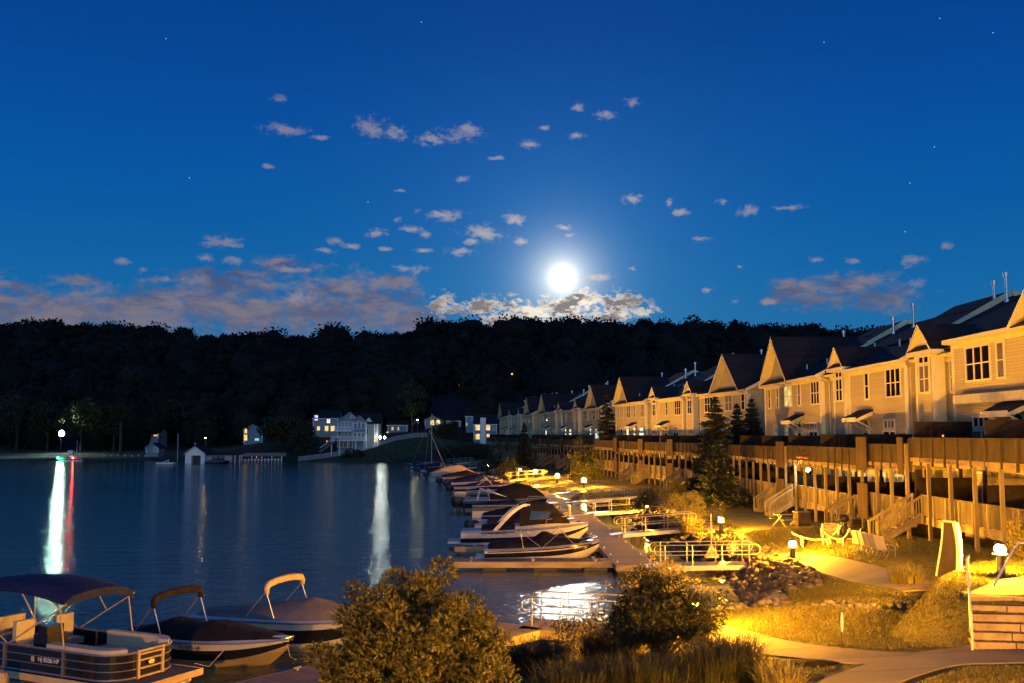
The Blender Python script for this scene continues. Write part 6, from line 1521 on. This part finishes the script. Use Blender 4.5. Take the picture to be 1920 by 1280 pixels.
gable_house('house',846,799,34,12,311,'low pale house wing with two small lit windows, beside the arched windows','siding_white',9,.45,'x',wins=[(.28,.6,.35,.6,'lit_warm',0),(.55,.5,.4,.7,'lit_warm',0)])
gable_house('house',910,825,42,32,288,'blue grey house with a pale chimney between four glowing windows','siding_blue',9,.62,'x',wins=[(.16,3.0,1.2,1.5,'lit_warm',0),(.62,3.0,1.1,1.5,'lit_warm',0),(.16,.4,1.1,1.5,'lit_warm',0),(.64,.4,.9,1.5,'lit_warm',0),(.9,3.0,1.0,1.4,g_,0)],chim=(.40,6.6,1.6))
gable_house('house',893,800,38,22,306,'grey house behind the pale chimney, one small lamp at its left','siding_blue',8,.6,'x',wins=[(.35,2.0,.9,1.2,g_,0),(.02,.6,.4,.7,'lit_warm',0)])
# white fence climbing the lawn
FP=[(432,862,.15),(500,861,.15),(560,862,.2),(620,856,None),(660,849,None),(700,838,None),(740,825,None),(775,819,None),(802,818,None)]
fp=[]
for x,y,z in FP:
    if z is not None: q=at(x,y,z+.3); fp.append((q.x,min(q.y,258),max(H(q.x,min(q.y,258)),.3)))
    else:
        D_=250+ (x-560)*.05; q=atD(x,y,D_); fp.append((q.x,D_,q.z-.0))
T=empty('picket_fence',fp[2],0,'long white picket fence climbing the dark lawn to the blue house','fence'); o=Vector(fp[2])
def fence_run(T,pts,h=1.15,gap=.34,pw=.13,o=Vector((0,0,0)),mm='white'):
    m=MB(); r=MB()
    for i in range(len(pts)-1):
        a=Vector(pts[i])-o; b=Vector(pts[i+1])-o; n=max(1,int((b-a).length/gap)); 
        for k in range(n): q=a.lerp(b,k/n); m.boxb(q.x-pw/2,q.x+pw/2,q.y-.02,q.y+.02,q.z-.2,q.z+h)
        for z in (.3,.9): r.beam(a+Vector((0,.05,z)),b+Vector((0,.05,z)),.05,.10)
    m.build('pickets',M[mm],T); r.build('rail',M[mm],T)
fence_run(T,fp[2:],o=o,mm='fence_white')
def tower(pts): pass
# lawn mound below the fence
m=MB(); R=[]
for (x,y,z) in fp[2:]:
    q=Vector((x,y,z)); row=[]
    for k in range(8): t=k/7; row.append((x+t*1.2,y-9*t, z*(1-t)**1.15*1.0-.25*t-.02))
    R.append(row)
e=R[-1]; 
for j in (1,2,3,4): R.append([(a+j*5,b+j*.5,c*(1-.10*j)) for a,b,c in e])
m.loft(R); g=m.build('lawn_bank',M['bank_grass'],smooth=True); tag(g,kind='structure')
# short white dock fences and piles along the far shore
T2=empty('dock_fence',(fp[0][0],fp[0][1],0),0,'low white dock fence between the boathouse and the picket fence','fence'); o2=Vector((fp[0][0],fp[0][1],0))
a=at(434,864,.2); b=at(528,863,.2); m=MB(); k=0
for t in np.linspace(0,1,16): q=a.lerp(b,t)-o2; m.boxb(q.x-.12,q.x+.12,q.y-.12,q.y+.12,-.6,(1.35 if k%3==0 else .9)); k+=1
m.build('post',M['white'],T2); m=MB(); m.beam(a-o2+Vector((0,0,.30)),b-o2+Vector((0,0,.30)),1.4,.14); m.build('dock_floor',M['white'],T2); m=MB(); m.beam(a-o2+Vector((0,5,1.5)),b-o2+Vector((0,5,1.5)),.1,.9); m.build('lattice',M['gel_grey'],T2)
T2=empty('dock_fence',(at(200,860,0).x,at(200,860,0).y,0),0,'row of pale dock posts left of the small shed','fence'); o2=Vector(T2.location)
a=at(196,860,.2); b=at(272,860,.2); m=MB()
for t in np.linspace(0,1,7): q=a.lerp(b,t)-o2; m.boxb(q.x-.14,q.x+.14,q.y-.14,q.y+.14,-.6,1.3)
m.build('post',M['white'],T2); m=MB(); m.beam(a-o2+Vector((0,0,.25)),b-o2+Vector((0,0,.25)),1.2,.14); m.build('dock_floor',M['white'],T2)
a=at(311,867,.2); T2=empty('swim_float',(a.x,a.y,0),0,'small white float in the water left of the boathouse','float'); m=MB(); m.boxb(-2,2,-1,1,.05,.35); m.build('deck',M['white'],T2); m=MB(); m.beam((-.9,0,.3),(.7,0,1.0),.3,.08); m.boxb(.5,.6,-.1,.1,.3,.95); m.build('board',M['white'],T2)
# beach strip, lit lawn, white shore lamp
strip('beach',[(-150,264.5),(-128,263),(-112,262.5)],4.0,M['sand'],lift=.05,res=3)
q=atD(115,812,276); z=H(q.x,276); T=empty('shore_lamp',(q.x,276,z),0,'glaring white lamp on a post on the far left shore','lamp'); m=MB(); m.tube([(0,0,-.2),(0,0,q.z-z)],.09,8); m.build('post',M['darkmetal'],T); g=globe_mesh(.38,12).build('globe',M['lamp_white'],T); g.location=(0,0,q.z-z); m=MB(); R=[[(1.0*math.cos(b)*math.cos(a),.35+1.0*math.cos(b)*math.sin(a)*.6,q.z-z+1.0*math.sin(b)) for a in np.linspace(-.4,math.pi+.4,12)] for b in np.linspace(-.7,1.35,8)]; m.loft(R); m.build('light_shield',M['darkmetal'],T)  # half dome added behind the globe to keep its light off the trees
q=atD(133,848,272); T=empty('utility_box',(q.x,272,H(q.x,272)),0,'pale square utility box on the lamp lit lawn','box'); m=MB(); m.boxb(-.65,.65,-.5,.5,-.1,1.1); m.build('cabinet',M['white'],T); m=MB(); m.boxb(-.72,.72,-.57,.57,1.1,1.2); m.build('lid',M['gel_grey'],T)
q=at(150,860,.3); B=empty('patrol_boat',(q.x,q.y-6,0),math.radians(190),'small dark boat with a green and a red navigation light on the far shore','boat'); sh=hull(B,6.5,2.2,.6,['gel_white','gel_black','gel_white','gel_white'],rise=.25); windshield(B,.5,.9,.7); m=MB(); m.boxb(-.8,.2,-.5,.5,.6,1.4); m.build('console',M['gel_white'],B); m=MB(); m.tube([(-1.6,0,.6),(-1.6,0,5.2)],.05,6); m.build('mast',M['steel'],B)
for lx,mm,n in ((2.6,'nav_green','green_light'),(-1.0,'nav_red','red_light')): g=globe_mesh(.15,8).build(n,M[mm],B); g.location=(lx,-1.05 if False else 1.2,.85); m=MB(); m.tube([(lx,1.0,.6),(lx,1.2,.75)],.04,6); m.build('light_bracket',M['steel'],B)
q=atD(180,848,270); T=empty('bare_trunk',(atD(225,850,272).x,272,H(atD(225,850,272).x,272)),0,'pale bare tree trunk near the left shore','tree'); m=MB(); m.tube([(0,0,-.3),(.1,0,4),(-.2,.1,9)],[.45,.35,.2],8); m.build('trunk',M['bark'],T)
q=atD(333,850,262); T=empty('flagpole',(q.x,262,H(q.x,262)),0,'thin pale flagpole left of the boathouse','pole'); m=MB(); m.tube([(0,0,-.2),(0,0,6.8)],[.07,.04],8); m.build('pole',M['white'],T); m=MB(); m.ball((0,0,6.85),.09,8,6); m.build('finial',M['white'],T)
# lights up on the hill, each on its pole or wall
def hill_lamp(px,py,D,label,m_='lamp_orange',r=.35):
    q=atD(px,py,D); zg=H(q.x,D); T=empty('street_lamp',(q.x,D,min(zg,q.z-3)),0,label,'lamp','lamps on the hillside'); z=q.z-min(zg,q.z-3); m=MB(); m.tube([(0,.5,-.5),(0,.5,z+.3),(0,0,z+.35)],.09,6); m.build('pole',M['darkmetal'],T); g=globe_mesh(r,8).build('globe',M[m_],T); g.location=(0,0,z)
for (px,py,ab,l,mm,r),(hx,hd) in zip(HL,HILL): hill_lamp(px,py,hd,l,mm,r)
hill_lamp(613,826,262,'small orange lamp beside the lakeside stair',r=.14); hill_lamp(481,856,258,'small orange lamp on the dock fence by the boathouse',r=.12)
hill_lamp(783,786,287,'small lamp added to light the tree on the slope','lamp_tree_fill',.13); hill_lamp(385,820,285,'small white lamp among trees above the boathouse','lamp_small',.14)  # the lamp by the tree is added to brighten its leaves
# lakeside stair down from the blue house
a=atD(600,846,256); b=atD(634,822,262); T=empty('lakeside_stair',(a.x,a.y,a.z),0,'pale wooden stair running down the slope left of the blue house','stairs'); d=b-a; m=MB()
for s_ in (-.5,.5): m.beam((0,s_,0),(d.x,d.y+s_,d.z),.08,.3)
m.build('stringer',M['wood_light'],T); m=MB()
for k in range(14): q=d*(k/14); m.boxb(q.x-.15,q.x+.2,q.y-.5,q.y+.5,q.z+.15,q.z+.22)
m.build('tread',M['wood_light'],T); m=MB()
for s_ in (-.55,.55): m.beam((0,s_,1.0),(d.x,d.y+s_,d.z+1.0),.07,.1)
m.build('handrail',M['white'],T)
# ------------------------------------------------------------------ separate pieces that repeat become objects of their own
def split_islands(o):
    me=o.data; n=len(me.vertices); par=np.arange(n); E=np.zeros(len(me.edges)*2,dtype=np.int32); me.edges.foreach_get('vertices',E); E=E.reshape(-1,2)
    lab=np.arange(n)
    while True:
        m=np.minimum(lab[E[:,0]],lab[E[:,1]]); new=lab.copy(); np.minimum.at(new,E[:,0],m); np.minimum.at(new,E[:,1],m); new=new[new]
        if (new==lab).all(): break
        lab=new
    u=np.unique(lab)
    if len(u)<2: return
    V=[v.co.copy() for v in me.vertices]; F=[(tuple(p.vertices),p.material_index) for p in me.polygons]; mats=list(me.materials)
    groups={k:[] for k in u}
    for f,mi in F: groups[lab[f[0]]].append((f,mi))
    first=True
    for k in u:
        ids=sorted({i for f,_ in groups[k] for i in f}); mp={a:b for b,a in enumerate(ids)}
        m2=bpy.data.meshes.new(o.name.split('.')[0]); m2.from_pydata([V[i] for i in ids],[],[tuple(mp[i] for i in f) for f,_ in groups[k]])
        for mm in mats: m2.materials.append(mm)
        m2.polygons.foreach_set('material_index',[mi for _,mi in groups[k]]); m2.update()
        if first: o.data=m2; first=False
        else:
            c=bpy.data.objects.new(o.name.split('.')[0],m2); COL.objects.link(c); c.parent=o.parent; c.location=o.location; c.rotation_euler=o.rotation_euler
SPLIT={'baluster_post','verge_board','downpipe','balcony_posts','bracket','post','stringer','deck_trim','float','canopy_frame','bimini_frame'}
for o in list(bpy.data.objects):
    if o.type=='MESH' and o.parent and o.name.split('.')[0] in SPLIT: split_islands(o)
